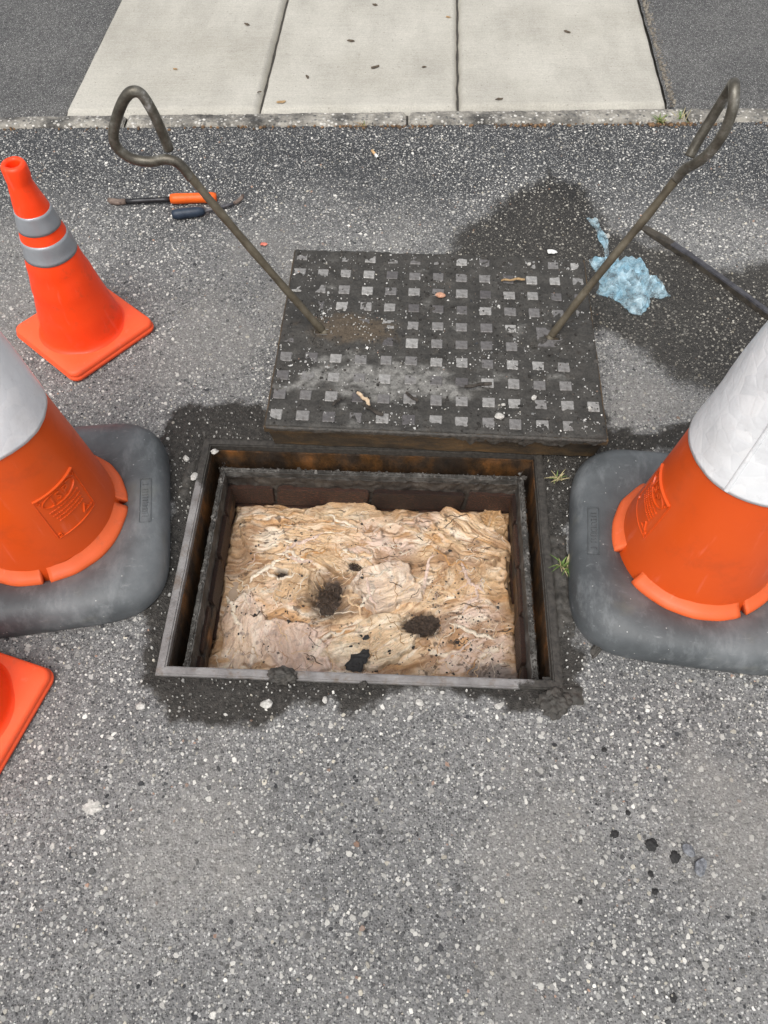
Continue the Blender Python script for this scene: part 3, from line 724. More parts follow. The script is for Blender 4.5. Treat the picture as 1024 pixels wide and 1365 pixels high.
# separate sheets that can be told apart on top: (lx, ly, a, b, angle, fold angle, fold size, lift, fold depth, tint)
SHEETS = [(-.068, .196, .095, .024, .06, .05, .016, .018, .007, (.66, .54, .37)), (.215, .140, .120, .075, -.35, -.5, .024, .016, .010, None), (.075, .110, .115, .058, .10, .1, .022, .012, .008, None),
          (.045, .004, .074, .064, .2, .9, .03, .018, .004, (.74, .64, .54)), (.02, -.135, .115, .060, .40, .55, .017, .010, .009, (.72, .62, .46)), (-.157, -.005, .056, .050, .9, 1.3, .02, .012, .007, (.66, .50, .32)),
          (-.225, .125, .095, .060, -.15, .2, .018, .009, .007, None), (.245, .030, .085, .050, .1, .9, .02, .010, .008, (.60, .40, .22)), (-.10, .120, .120, .042, .05, .05, .014, .011, .008, (.62, .42, .24)),
          (-.150, -.150, .090, .060, -.4, 1.7, .018, .008, .006, (.68, .54, .47)), (.215, -.085, .115, .075, -.1, .3, .02, .004, .003, None), (.285, .185, .045, .055, -.4, 1.2, .018, .008, .007, (.50, .32, .15)),
          (-.262, -.120, .055, .095, .05, 1.5, .02, .006, .005, (.66, .53, .45)), (-.06, .060, .095, .030, -.35, -.3, .014, .012, .007, (.64, .46, .27))]
for k, (sx, sy, a, b, an, fa, fs, lift, fdp, tint) in enumerate(SHEETS):
    na, nr = 170, 56
    th, ra = np.meshgrid(np.linspace(0, 2 * np.pi, na, endpoint=False), np.linspace(.0, 1, nr), indexing='ij')
    th = th.ravel(); ra = ra.ravel()
    ol = 1 + .42 * fbm(np.cos(th) * 1.1 + k * 9, np.sin(th) * 1.1, 3, 140) + .05 * fbm(np.cos(th) * 6 + k, np.sin(th) * 6, 3, 141)
    u_, v_ = np.cos(th) * ra * ol, np.sin(th) * ra * ol
    ca, sa = math.cos(an), math.sin(an)
    X = sx + u_ * a * ca - v_ * b * sa; Y = sy + u_ * a * sa + v_ * b * ca
    X = np.clip(X, -IX + .008, IX - .008); Y = np.clip(Y, IYF + .006, IYB - .006)
    hb, r0, lp, bg_ = waste_h(X, Y)
    s_, t_ = streams(X, Y, fa, k * 3 + 2)
    fold = wrinkles(s_, t_, fs * 1.05, 6, 10 + k * 3); fine = wrinkles(s_, t_, fs * .42, 6, 12 + k * 3)
    er = 1 - ra
    prof = sstep(0, .14, er) * (1 + .4 * np.exp(-((er - .11) / .07) ** 2))
    Z = hb * .55 + WZ * .45 + (lift * .72 + fdp * .72 * fold + fdp * .34 * fine) * prof - .005 * (1 - sstep(0, .10, er))
    for (px_, py_, rx, ry) in PITS[:3]: Z = Z - .022 * np.exp(-(((X - px_) / rx) ** 2 + ((Y - py_) / ry) ** 2) ** 2)
    c = waste_col(X, Y, fa, k * 3 + 2, tint=tint)
    mesh_np('wipe', np.stack([X, Y, Z], 1), [grid_faces(na, nr, True)], M['slop'], waste, True, col=c)
# rolled and twisted wipes and loose fibres lying over the sheets
from mathutils.bvhtree import BVHTree
def tree_of(o):
    me = o.data; return BVHTree.FromPolygons([q.co for q in me.vertices], [tuple(p.vertices) for p in me.polygons])
trees = [tree_of(o) for o in [waste] + list(waste.children)]
def surf(trees, x, y, z0=1.0, default=0.):
    best = None
    for t in trees:
        hit = t.ray_cast(Vector((x, y, z0)), Vector((0, 0, -1)))
        if hit[0] is not None and (best is None or hit[0].z > best): best = hit[0].z
    return default if best is None else best
def wander(x0, y0, ang, n, step, curl, seed, lift):
    out = []; x_, y_ = x0, y0
    for i in range(n):
        if not (-IX + .012 < x_ < IX - .012 and IYF + .012 < y_ < IYB - .012): break
        out.append((x_, y_, surf(trees, x_, y_, .2, WZ) + lift))
        a_ = ang + curl * mnoise.noise(Vector((i * .16, seed * 3.7, 0))) + curl * .5 * mnoise.noise(Vector((i * .5, seed * 1.7, 4)))
        x_ += math.cos(a_) * step; y_ += math.sin(a_) * step
    return out
def strand_mesh(name, lines, rads, cols, parent, ns=5, jit=.3, flat=1.0):
    V, Fq, Cc = [], [], []
    for ln, r, c in zip(lines, rads, cols):
        if len(ln) < 4: continue
        b0 = len(V); m = len(ln)
        for i, p in enumerate(ln):
            a_ = ln[max(i - 1, 0)]; b_ = ln[min(i + 1, m - 1)]; dx, dy = b_[0] - a_[0], b_[1] - a_[1]; L = math.hypot(dx, dy) + 1e-9
            tp = min(1, 4 * min(i + .25, m - .75 - i) / m + .25); tw = i * .35
            for k in range(ns):
                an = 2 * math.pi * k / ns + tw * .3
                rr_ = r * tp * (1 + jit * mnoise.noise(Vector((k * 1.1, i * .45, b0 * .13))))
                V.append((p[0] - dy / L * math.cos(an) * rr_, p[1] + dx / L * math.cos(an) * rr_, p[2] + math.sin(an) * rr_ * flat)); Cc.append(c * (1 + .25 * mnoise.noise(Vector((i * .4, b0, k * .5)))))
        for i in range(m - 1):
            for k in range(ns): Fq.append((b0 + i * ns + k, b0 + i * ns + (k + 1) % ns, b0 + (i + 1) * ns + (k + 1) % ns, b0 + (i + 1) * ns + k))
    if not Fq: return None
    return mesh_np(name, V, [A(Fq)], M['slop'], parent, True, col=A(Cc))
rw = random.Random(21)
for k in range(30):
    x0, y0 = rw.uniform(-.29, .27), rw.uniform(-.20, .19)
    if any(((x0 - q[0]) / q[2]) ** 2 + ((y0 - q[1]) / q[3]) ** 2 < 2.2 for q in PITS): continue
    ang = rw.uniform(-.5, .5) if y0 > .02 else rw.choice([.5, .7, 1.6, 2.4, -.4]) + rw.uniform(-.3, .3)
    c = [CREAM, WHITE, WHITE, OCHRE, PINK][rw.randrange(5)]
    strand_mesh('twisted_wipe', [wander(x0, y0, ang, rw.randrange(16, 44), .0028, 1.3, k, -.0005)], [rw.uniform(.0024, .0058)], [c * rw.uniform(.8, 1.05)], waste, 10, .75, .75)
trees = [tree_of(o) for o in [waste] + list(waste.children)]
LN, RD, CL = [], [], []
for k in range(420):
    x0, y0 = rw.uniform(-.31, .30), rw.uniform(-.22, .20)
    ang = rw.gauss(.1, .5) if y0 > .02 else rw.uniform(0, 3.14)
    LN.append(wander(x0, y0, ang, rw.randrange(8, 30), .0024, 1.9, 50 + k, .0001)); RD.append(rw.choice([.0004, .0005, .0007, .001, .0014]))
    CL.append([CREAM, WHITE, OCHRE, PINK, WHITE, CREAM, WHITE, OCHRE * .7, BROWN, CREAM][rw.randrange(10)] * rw.uniform(.75, 1.05))
fb = strand_mesh('fibres', LN, RD, CL, waste, 4, .4); fb['kind'] = 'stuff'
# dark clumps
for k, (px_, py_, sx, sy, sz, dz) in enumerate([(.132, -.080, .036, .027, .013, .012), (.100, -.094, .022, .014, .009, .010), (-.092, -.030, .026, .040, .008, .0), (-.072, .004, .018, .016, .007, .0), (-.030, .048, .014, .009, .006, .004), (-.198, .030, .012, .010, .006, .004)]):
    z = float(waste_h(A([px_]), A([py_]))[0][0])
    blob('sludge_clump', (px_, py_, z + dz), (sx, sy, sz), M['clump'], waste, .55, 2.6, 5, seed=k + 3, rot=.4 * k, octv=5)
LN, RD, CL = [], [], []
for (px_, py_, sx, sy) in ((.130, -.082, .036, .026), (-.088, -.022, .026, .040), (-.030, .049, .014, .010)):
    for k in range(110):
        a_ = rw.uniform(0, 6.28); q_ = rw.random() ** .6; x0, y0 = px_ + sx * q_ * math.cos(a_), py_ + sy * q_ * math.sin(a_); z0 = surf(trees, x0, y0, .2, WZ) + .012 * (1 - q_)
        an = rw.uniform(0, 6.28); ln = []
        for i in range(9):
            ln.append((x0, y0, z0 + .004 * math.sin(i * .5))); an += rw.uniform(-.5, .5); x0 += math.cos(an) * .0022; y0 += math.sin(an) * .0022
        LN.append(ln); RD.append(rw.choice([.0004, .0006, .0009])); CL.append(A([.07, .048, .034]) * rw.uniform(.3, 1.8))
hb_ = strand_mesh('matted_hair', LN, RD, CL, waste, 4, .3); hb_['kind'] = 'stuff'
for k, (px_, py_, s_) in enumerate([(-.014, -.186, .022), (.002, -.168, .015), (.004, -.128, .007)]):
    blob('bitumen_flake', (px_, py_, WZ + .020), (s_, s_ * .7, s_ * .2), M['tar'], waste, .7, 1.6, 3, seed=20 + k, rot=.6)
# black grit on the wipes
n = 4200
gx_ = rng.uniform(-IX + .02, IX - .02, n); gy_ = rng.uniform(IYF + .01, IYB - .03, n)
pr = .07 + .9 * np.exp(-((gx_ - .21) / .10) ** 2 - ((gy_ + .10) / .08) ** 2) + .25 * sstep(.1, .5, fbm(gx_ * 9, gy_ * 9, 3, 150))
ok = rng.uniform(0, 1, n) < pr; gx_, gy_ = gx_[ok], gy_[ok]; n = len(gx_)
zt = np.zeros(n)
for i in range(n): zt[i] = surf(trees, gx_[i], gy_[i], .2, -.18)
g = chip_mass('grit', gx_, gy_, zt, np.clip(rng.lognormal(math.log(.0014), .7, n), .0005, .0065), rng.uniform(.0004, .0016, n),
              np.tile(A([.028, .023, .02]), (n, 1)) * rng.uniform(.5, 2, n)[:, None], waste, M['chip']); g['kind'] = 'stuff'
# murky water in the low places
bm = bmesh.new(); quad(bm, [(-IX + .004, -.13, WZ - .0155), (-.235, -.13, WZ - .0155), (-.235, .13, WZ - .0155), (-IX + .004, .13, WZ - .0155)])
mesh_bm('murky_water', bm, M['water'], waste)

# ------------------------------------------------------------------ lifted cover
cov = empty('manhole_cover', (CV_C[0], CV_C[1], 0), CV_R)
tag(cov, 'heavy muddy cast iron manhole cover with square studs lying behind the opening', 'manhole cover')
bm = bmesh.new(); box_bm(bm, -CV_HX, CV_HX, -CV_HY, CV_HY, CV_Z - .024, CV_Z - .0065)
bevel_all(bm, .0025, 2); bmesh.ops.subdivide_edges(bm, edges=[e for e in bm.edges if e.calc_length() > .3], cuts=60, use_grid_fill=True); roughen(bm, .0014, 45, 3)
mesh_bm('plate', bm, M['coverside'], cov)
bm = bmesh.new()
vvv = box_bm(bm, -CV_HX + .006, CV_HX - .006, -CV_HY + .006, CV_HY - .006, .009, CV_Z - .0235)
for q in vvv:
    if q.co.z < .03: q.co.x *= .975; q.co.y *= .975
bevel_all(bm, .003, 2); bmesh.ops.subdivide_edges(bm, edges=[e for e in bm.edges if e.calc_length() > .3], cuts=60, use_grid_fill=True); roughen(bm, .0022, 30, 5)
mesh_bm('skirt', bm, M['coverside'], cov)
# studs
bm = bmesh.new(); box_bm(bm, -.0140, .0140, -.0140, .0140, -.0075, 0)
bmesh.ops.bevel(bm, geom=[e for e in bm.edges if all(v.co.z > -.001 for v in e.verts) or abs(e.verts[0].co.z - e.verts[1].co.z) > .004], offset=.0016, segments=1, affect='EDGES')
stud_me = bpy.data.meshes.new('stud'); bmesh.ops.recalc_face_normals(bm, faces=bm.faces); bm.to_mesh(stud_me); bm.free(); stud_me.materials.append(M['stud'])
PITCH = .0585
KEYH = [(-.2725, -.006), (.272, .004)]       # keyholes, cover-local
for i in range(13):
    for j in range(10):
        px_ = (i - 6) * PITCH; py_ = (j - 4.5) * PITCH
        if any(abs(px_ - kx) < .052 and abs(py_ - ky) < .045 for kx, ky in KEYH): continue
        if i == 12 and j in (2, 3, 4, 5): continue
        o = link(bpy.data.objects.new('stud', stud_me), cov)
        o.location = (px_ + rnd.uniform(-.0008, .0008), py_ + rnd.uniform(-.0008, .0008), CV_Z + rnd.uniform(-.0006, .0006))
        o.rotation_euler = (rnd.uniform(-.02, .02), rnd.uniform(-.02, .02), rnd.uniform(-.02, .02)); o.scale = (rnd.uniform(.93, 1.05), rnd.uniform(.93, 1.05), 1)
# raised keyhole plates with a slot
for kx, ky in KEYH:
    bm = bmesh.new(); W2, H2, sw, sh = .036, .031, .019, .0085
    xs = [-W2, -sw, sw, W2]; ys = [-H2, -sh, sh, H2]
    for a in range(3):
        for b in range(3):
            if a == 1 and b == 1: continue
            quad(bm, [(xs[a], ys[b], 0), (xs[a + 1], ys[b], 0), (xs[a + 1], ys[b + 1], 0), (xs[a], ys[b + 1], 0)])
    bmesh.ops.remove_doubles(bm, verts=bm.verts, dist=1e-5)
    ex = bmesh.ops.extrude_face_region(bm, geom=list(bm.faces)); bmesh.ops.translate(bm, verts=[g_ for g_ in ex['geom'] if isinstance(g_, bmesh.types.BMVert)], vec=(0, 0, -.02))
    o = mesh_bm('keyhole_plate', bm, M['stud'], cov); o.location = (kx, ky, CV_Z + .0012)
    for q in range(9):
        a_ = rnd.uniform(0, 6.28); d_ = rnd.uniform(.020, .055); s_ = rnd.uniform(.004, .011)
        blob('mud_lump', (min(CV_HX - .012, max(-CV_HX + .012, kx + d_ * math.cos(a_) * 1.4)), ky + d_ * math.sin(a_) * .7, CV_Z - .001), (s_ * 1.3, s_, s_ * .55), M['mud'], cov, .5, 2.0, 3, q + kx * 99, rot=a_)
# mud packed between the studs
nx, ny = 380, 290
X, Y = np.meshgrid(np.linspace(-CV_HX + .003, CV_HX - .003, nx), np.linspace(-CV_HY + .003, CV_HY - .003, ny), indexing='ij')
x = X.ravel(); y = Y.ravel()
def covmud(x, y):
    m = .86 + .80 * fbm(x * 16, y * 16, 5, 201) + .34 * fbm(x * 70, y * 70, 3, 202)
    m = m + .75 * sstep(.215, .275, y + .02 * fbm(x * 12, y * 12, 3, 203)) * (.55 + .5 * fbm(x * 9, y * 9, 2, 209))                  # top row buried
    for (ax_, ay_, rx, ry, am) in [(.345, .0, .05, .09, 1.3), (.30, -.02, .04, .03, .9), (-.24, .0, .10, .05, 1.7), (.30, .03, .05, .02, .7), (-.33, .03, .04, .05, .8), (-.31, .17, .03, .10, .5), (.12, .06, .03, .02, .0), (.33, -.26, .05, .02, .9)]:
        m = m + am * np.exp(-((x - ax_) / rx) ** 2 - ((y - ay_) / ry) ** 2) * (1 + .4 * fbm(x * 40, y * 40, 3, 204))
    m = m + .7 * sstep(.245, .285, -y + .02 * fbm(x * 18, y * 18, 3, 213)) * (.4 + .9 * fbm(x * 13, y * 0, 3, 214)) + .5 * sstep(.335, .37, np.abs(x) + .02 * fbm(x * 18, y * 18, 3, 215))
    pal = sstep(.30, .75, np.exp(-((x + .12) / .23) ** 2 - ((y + .150) / .060) ** 2) + .75 * fbm(x * 13, y * 20, 5, 205)) * np.clip(.75 + .9 * fbm(x * 60, y * 60, 4, 211), 0, 1)   # dry pale silt
    for kx, ky in KEYH:
        m = m - 2.5 * np.exp(-((x - kx) / .020) ** 4 - ((y - ky) / .009) ** 4)
    return m, pal
m, pal = covmud(x, y)
e = np.minimum(CV_HX - np.abs(x), CV_HY - np.abs(y))
z = CV_Z - .0068 + .0052 * m - .004 * (1 - sstep(.0, .010, e + .006 * fbm(x * 60, y * 60, 3, 206))); z = np.where(e < .0032, np.minimum(z, CV_Z - .009), z)
col = np.tile(A([.052, .049, .044]), (len(x), 1)) * (1 + .5 * fbm(x * 25, y * 25, 4, 207))[:, None]
brn = sstep(.1, .6, np.exp(-((x + .20) / .09) ** 2 - ((y - .01) / .045) ** 2) + .3 * fbm(x * 30, y * 30, 3, 208))
col = mixc(col, A([.10, .075, .05])[None], .8 * brn)
col = mixc(col, A([.25, .243, .225])[None], .85 * pal)
n = 2400; mx_ = rng.uniform(-CV_HX + .006, CV_HX - .006, n); my_ = rng.uniform(-CV_HY + .006, CV_HY - .006, n)
ok = rng.uniform(0, 1, n) < .25 + 1.1 * sstep(-.05, .4, fbm(mx_ * 12, my_ * 12, 4, 212)); mx_, my_ = mx_[ok], my_[ok]; n = len(mx_)
mc = chip_mass('mud_crumbs', mx_, my_, CV_Z - .0068 + .0052 * covmud(mx_, my_)[0], np.clip(rng.lognormal(math.log(.0026), .5, n), .001, .009), rng.uniform(.0004, .0028, n),
               np.tile(A([.045, .041, .036]), (n, 1)) * rng.uniform(.5, 1.7, n)[:, None], cov, M['mudcol']); mc['kind'] = 'stuff'
covm = mesh_np('mud_layer', np.stack([x, y, z], 1), [grid_faces(nx, ny)], M['mudcol'], cov, True, col=col)
n = 5200; gx_ = rng.uniform(-CV_HX + .008, CV_HX - .008, n); gy_ = rng.uniform(-CV_HY + .008, CV_HY - .008, n)
ok = rng.uniform(0, 1, n) < .16 + .9 * sstep(.05, .45, fbm(gx_ * 8, gy_ * 8, 3, 210)) * (1 - .6 * sstep(.0, .2, gy_)); gx_, gy_ = gx_[ok], gy_[ok]; n = len(gx_)
gz = CV_Z - .0068 + .0052 * covmud(gx_, gy_)[0]
cc = stone_palette(n, (.62, .22, .08, .06, .02)) * rng.uniform(.6, 1.1, n)[:, None]
g = chip_mass('grit', gx_, gy_, gz, np.clip(rng.lognormal(math.log(.0015), .48, n), .0007, .0052), rng.uniform(.0006, .0022, n), cc, cov, M['chip']); g['kind'] = 'stuff'
# mud smeared down the front face
for k, (xa, xb, dep) in enumerate([(-.37, .05, .010), (.04, .30, .034), (.26, .37, .014)]):
    mx, my = 120, 14
    S, T = np.meshgrid(np.linspace(xa, xb, mx), np.linspace(0, 1, my), indexing='ij')
    dd = dep * np.clip(.55 + .8 * fbm(S * 22, S * 0 + k, 4, 220), .12, 1.6) * np.clip(np.minimum(S - xa, xb - S) / .02, 0, 1)
    Zs = CV_Z - .004 - .004 * np.minimum(1, T * 3) - dd * T
    Ys = -CV_HY - .0035 - .0018 * fbm(S * 90, Zs * 90, 3, 221) + .007 * (T == 1) + .005 * (T == 0)
    mesh_np('mud_smear', np.stack([S, Ys, Zs], -1).reshape(-1, 3), [grid_faces(mx, my)], M['mud'], cov)

# ------------------------------------------------------------------ lifting keys
def lifting_key(shaft, loop, label):
    root = empty('lifting_key', shaft[0]); tag(root, label, 'lifting key', 'lifting keys standing in the cover')
    off = Vector(shaft[0])
    pts = [Vector(p) - off for p in cat_rom(shaft, 10)]
    tube('shaft', pts, [.0088 + .0005 * math.sin(i * .7) for i in range(len(pts))], M['keyshaft'], root, 16, jit=.04)
    lp = [Vector(p) - off for p in cat_rom(loop, 8)]
    tube('handle', lp, .0100, M['key'], root, 16, jit=.02)
    d = (Vector(shaft[0]) - Vector(shaft[1])).normalized()
    p0 = Vector((0, 0, 0)); tube('hook', [p0 - d * .002, p0 + d * .028, p0 + d * .04], [.0098, .0095, .008], M['keyshaft'], root, 12)
    return root
lifting_key([(-.147, 1.362, .088), (-.21, 1.370, .185), (-.28, 1.379, .297), (-.345, 1.389, .402), (-.392, 1.397, .480)],
            [(-.386, 1.396, .468), (-.404, 1.399, .497), (-.428, 1.400, .506), (-.461, 1.400, .501), (-.495, 1.400, .508), (-.516, 1.400, .529), (-.517, 1.400, .555), (-.499, 1.400, .592), (-.476, 1.400, .625), (-.458, 1.401, .638), (-.443, 1.403, .632), (-.432, 1.405, .600), (-.425, 1.407, .560), (-.420, 1.409, .521)],
            'steel lifting key with bent loop handle leaning left out of the cover')
lifting_key([(.398, 1.344, .088), (.44, 1.355, .18), (.495, 1.370, .29), (.55, 1.385, .395), (.588, 1.393, .478)],
            [(.584, 1.392, .468), (.592, 1.385, .495), (.603, 1.368, .520), (.617, 1.358, .550), (.628, 1.358, .590), (.630, 1.366, .628), (.628, 1.385, .652), (.634, 1.410, .648), (.638, 1.428, .622), (.630, 1.432, .580), (.616, 1.424, .540), (.602, 1.410, .505)],
            'steel lifting key leaning right, its loop handle seen edge on')

# ------------------------------------------------------------------ small fluorescent cones
def sq_base(name, s, hgt, mat, parent, cr=.022):
    bm = bmesh.new(); pts = []
    for k, (sx, sy) in enumerate([(1, 1), (-1, 1), (-1, -1), (1, -1)]):
        for q in range(6):
            a = math.pi / 2 * (k + q / 5.0); pts.append(((s / 2 - cr) * sx + cr * math.cos(a), (s / 2 - cr) * sy + cr * math.sin(a)))
    rings = [(1.0, .001), (1.012, .006), (1.012, .011), (.995, .0125), (.995, .0150), (1.0, .0165), (.985, hgt - .003), (.95, hgt), (.80, hgt + .0015), (.62, hgt + .003)]
    rr = []
    for sc, z in rings: rr.append([bm.verts.new((p[0] * sc, p[1] * sc, z)) for p in pts])
    m = len(pts)
    for a in range(len(rr) - 1):
        for k in range(m): bm.faces.new([rr[a][k], rr[a][(k + 1) % m], rr[a + 1][(k + 1) % m], rr[a + 1][k]])
    bm.faces.new(rr[-1]); bm.faces.new(rr[0][::-1])
    return mesh_bm(name, bm, mat, parent, True)
def small_cone(loc, rz, label):
    root = empty('small_traffic_cone', loc, rz); tag(root, label, 'traffic cone', 'small fluorescent cones')
    b = sq_base('base', .252, .028, M['fluo_base'], root)
    rz_ = lambda z: .1015 - (.1015 - .0235) * (z - .03) / (.435 - .03)
    def wob(a, r, z): return .0020 * mnoise.noise(Vector((math.cos(a) * 1.5, math.sin(a) * 1.5, z * 14))) + .0017 * mnoise.noise(Vector((math.cos(a) * .7, z * 40, 2)))
    prof = [(.108, .0295), (.1045, .031)] + [(rz_(z), z) for z in np.linspace(.036, .425, 44)] + [(.0255, .428), (.0265, .440), (.0262, .460), (.0240, .466), (.0165, .466), (.0150, .460), (.0150, .40)]
    lathe('body', prof, M['fluo'], root, 72, wob)
    for z0, z1 in ((.252, .297), (.320, .362)):
        lathe('reflective_band', [(rz_(z0) - .001, z0)] + [(rz_(z) + .0016, z) for z in np.linspace(z0, z1, 8)] + [(rz_(z1) - .001, z1)], M['band'], root, 72, wob)
    return root
small_cone((-.757, 1.445, .003), R(49), 'small fluorescent orange cone with two grey bands beside the left lifting key')
small_cone((-.778, .452, .003), R(-18), 'small fluorescent orange cone cut off by the left edge, only base corner showing')

# ------------------------------------------------------------------ large cones
CR0, CR1, CH = .150, .042, .98
crad = lambda z: CR0 - (CR0 - CR1) * (z - .06) / (CH - .06)
def rub_r(t, half):
    c, s_ = abs(math.cos(t)), abs(math.sin(t))
    a = half / (c ** 7 + s_ ** 7) ** (1 / 7.); b = half * 1.30 * math.sqrt(2) / 1.0 / (c + s_) / 1.10 * 1.10
    k = 14.; return (a ** -k + (b * .985) ** -k) ** (-1 / k)
def big_cone(loc, rz, sleeve, label, plate_az, base_plate_rot, gapsdeg, seam):
    root = empty('large_traffic_cone', loc, rz); tag(root, label, 'traffic cone', 'large cones with rubber bases')
    half = .243; na = 144
    prof = [(.0, .043), (.05, .046), (.12, .054), (.22, .061), (.40, .066), (.58, .067), (.72, .064), (.84, .058), (.93, .048), (.985, .034), (1.0, .020), (1.0, .006), (.985, .0005)]
    v = []
    for i in range(na):
        t = 2 * math.pi * i / na; Ro = rub_r(t, half)
        for s_, z in prof:
            r = .148 + (Ro - .148) * s_
            zz_ = z + .004 * mnoise.noise(Vector((r * math.cos(t) * 9, r * math.sin(t) * 9, loc[0]))) * (1 if z > .02 else 0)
            corner = max(0, abs(math.sin(2 * t)) - .75) * 4; zz_ += .006 * corner * math.exp(-((s_ - .62) / .22) ** 2)
            v.append((r * math.cos(t), r * math.sin(t), zz_))
    base = mesh_np('rubber_base', v, [grid_faces(na, len(prof), True)], M['rubber'], root)
    def wob(a, r, z): return .0016 * mnoise.noise(Vector((math.cos(a) * 1.2 + loc[0] * 5, math.sin(a) * 1.2, z * 5)))
    zs = list(np.linspace(.062, CH, 50))
    def top(a): return 0
    body = lathe('cone_body', [(CR0 + .004, .040)] + [(crad(z), z) for z in zs] + [(CR1 - .004, CH + .004), (CR1 - .012, CH), (CR1 - .012, CH - .06)], M['orange'], root, 96, wob)
    # lip segments that clip over the rubber
    gaps = [R(a) for a in gapsdeg]
    for k in range(len(gaps)):
        a0 = gaps[k] + R(2.6); a1 = (gaps[(k + 1) % len(gaps)] + (2 * math.pi if k == len(gaps) - 1 else 0)) - R(2.6)
        if a1 - a0 < R(28): continue
        pr = [(CR0 - .004, .0585), (CR0 + .006, .053), (CR0 + .0145, .0505), (CR0 + .0172, .053), (CR0 + .0176, .060), (CR0 + .0150, .0655), (CR0 + .009, .0700), (CR0 + .002, .0760), (CR0 - .004, .0840)]
        lathe('lip', pr, M['orange_lip'], root, 24, lambda a, r, z: .0022 * mnoise.noise(Vector((a * 5 + loc[0] * 7, z * 30, 1))), True, a0, a1, True)
    # sleeve
    def sw(a, r, z):
        if r < .09: pass
        return .0024 * mnoise.noise(Vector((math.cos(a) * 2.1 + loc[0] * 9, math.sin(a) * 2.1, z * 12))) + .0006 * mnoise.noise(Vector((math.cos(a) * 7, math.sin(a) * 7, z * 40)))
    z0, z1 = .375, .80
    lathe('reflective_sleeve', [(crad(z0) - .002, z0)] + [(crad(z) + .0042, z) for z in np.linspace(z0, z1, 60)] + [(crad(z1) - .002, z1)], sleeve, root, 128, sw)
    # overlap seam of the sleeve
    sa = seam; mx, my = 5, 40
    vv = []
    for i in range(mx):
        for j in range(my):
            z = z0 + .004 + (z1 - z0 - .008) * j / (my - 1); a = sa + (i - 2) * .022
            r = crad(z) + (.0072 if 0 < i < 4 else .0028) + sw(a, .1, z); vv.append((r * math.cos(a), r * math.sin(a), z))
    mesh_np('sleeve_seam', vv, [grid_faces(mx, my)], sleeve, root)
    # moulded plate: everything is laid out on (s, t) = arc length, slope and raised off the cone
    PZ = .205
    def onc(s, t, d):
        z = PZ + t; r = crad(z); a = plate_az + s / crad(PZ)
        return ((r + d) * math.cos(a), (r + d) * math.sin(a), z)
    def bar(bm, s0, t0, s1, t1, wd, hgt=.0016, nseg=1):
        L = math.hypot(s1 - s0, t1 - t0); nxx, nyy = -(t1 - t0) / L * wd / 2, (s1 - s0) / L * wd / 2
        prev = None
        for q in range(nseg + 1):
            f = q / nseg; s, t = s0 + (s1 - s0) * f, t0 + (t1 - t0) * f
            cur = [bm.verts.new(onc(s + nxx, t + nyy, -.001)), bm.verts.new(onc(s + nxx * .6, t + nyy * .6, hgt * 1.5)), bm.verts.new(onc(s - nxx * .6, t - nyy * .6, hgt * 1.5)), bm.verts.new(onc(s - nxx, t - nyy, -.001))]
            if prev:
                for c in range(3): bm.faces.new([prev[c], prev[c + 1], cur[c + 1], cur[c]])
            else: bm.faces.new(cur)
            prev = cur
        bm.faces.new(prev[::-1])
    bm = bmesh.new(); W2, HT, HB = .050, .052, -.058
    bar(bm, -W2, HT, W2, HT, .004, .0026, 12)
    bar(bm, -W2, HT, -W2 + .004, HB, .0022, .001, 4); bar(bm, W2, HT, W2 - .004, HB, .0022, .001, 4); bar(bm, -W2 + .004, HB, W2 - .004, HB, .0022, .001, 12)
    el = [(.039 * math.cos(q * math.pi / 16), .032 + .0155 * math.sin(q * math.pi / 16)) for q in range(33)]
    for q in range(32): bar(bm, *el[q], *el[q + 1], .0022, .0018)
    for (cs, ct) in ((-.043, .043), (.043, .043), (-.040, -.050), (.040, -.050)):
        for q in range(10):
            a, b = q * math.pi / 5, (q + 1) * math.pi / 5
            bar(bm, cs + .0032 * math.cos(a), ct + .0032 * math.sin(a), cs + .0032 * math.cos(b), ct + .0032 * math.sin(b), .0014, .0016)
    rg = random.Random(5)                                   # worn, unreadable small print
    for row, tt in enumerate((.008, -.002, -.011, -.020)):
        s = -.036 + .003 * row
        while s < .036 - .002 * row:
            wd = rg.uniform(.0015, .0042)
            bar(bm, s, tt, s + wd, tt, rg.uniform(.002, .0052) if row == 0 else rg.uniform(.0016, .0036), .0013); s += wd + .0016
    tri = [(.018, -.046), (.036, -.046), (.027, -.030)]
    for q in range(3): bar(bm, *tri[q], *tri[(q + 1) % 3], .0024, .0016)
    mesh_bm('moulded_plate', bm, M['orange'], body)
    # lettering of the plate
    cu = bpy.data.curves.new('lettering', 'FONT'); cu.body = 'JSP'; cu.align_x = 'CENTER'; cu.align_y = 'CENTER'; cu.size = .026; cu.extrude = .001; cu.space_character = 1.25; cu.resolution_u = 2
    to = bpy.data.objects.new('lettering_src', cu); C.objects.link(to)
    me = bpy.data.meshes.new_from_object(to.evaluated_get(bpy.context.evaluated_depsgraph_get())); bpy.data.objects.remove(to); me.name = 'lettering'
    for q in me.vertices: q.co = onc(q.co.x * 1.15, q.co.y + .032, q.co.z + .0014)
    me.materials.clear(); me.materials.append(M['orange']); link(bpy.data.objects.new('lettering', me), body)
    # raised maker's strip on the rubber
    bm = bmesh.new(); ca, sa2 = math.cos(base_plate_rot), math.sin(base_plate_rot)
    bt = BVHTree.FromPolygons([Vector(q) for q in v], [tuple(int(z_) for z_ in p) for p in grid_faces(na, len(prof), True)])
    def onb(s, t, d):
        X_, Y_ = (.205 + t) * ca - s * sa2, (.205 + t) * sa2 + s * ca
        hit = bt.ray_cast(Vector((X_, Y_, .3)), Vector((0, 0, -1)))
        return (X_, Y_, (hit[0].z if hit[0] else .05) + d)
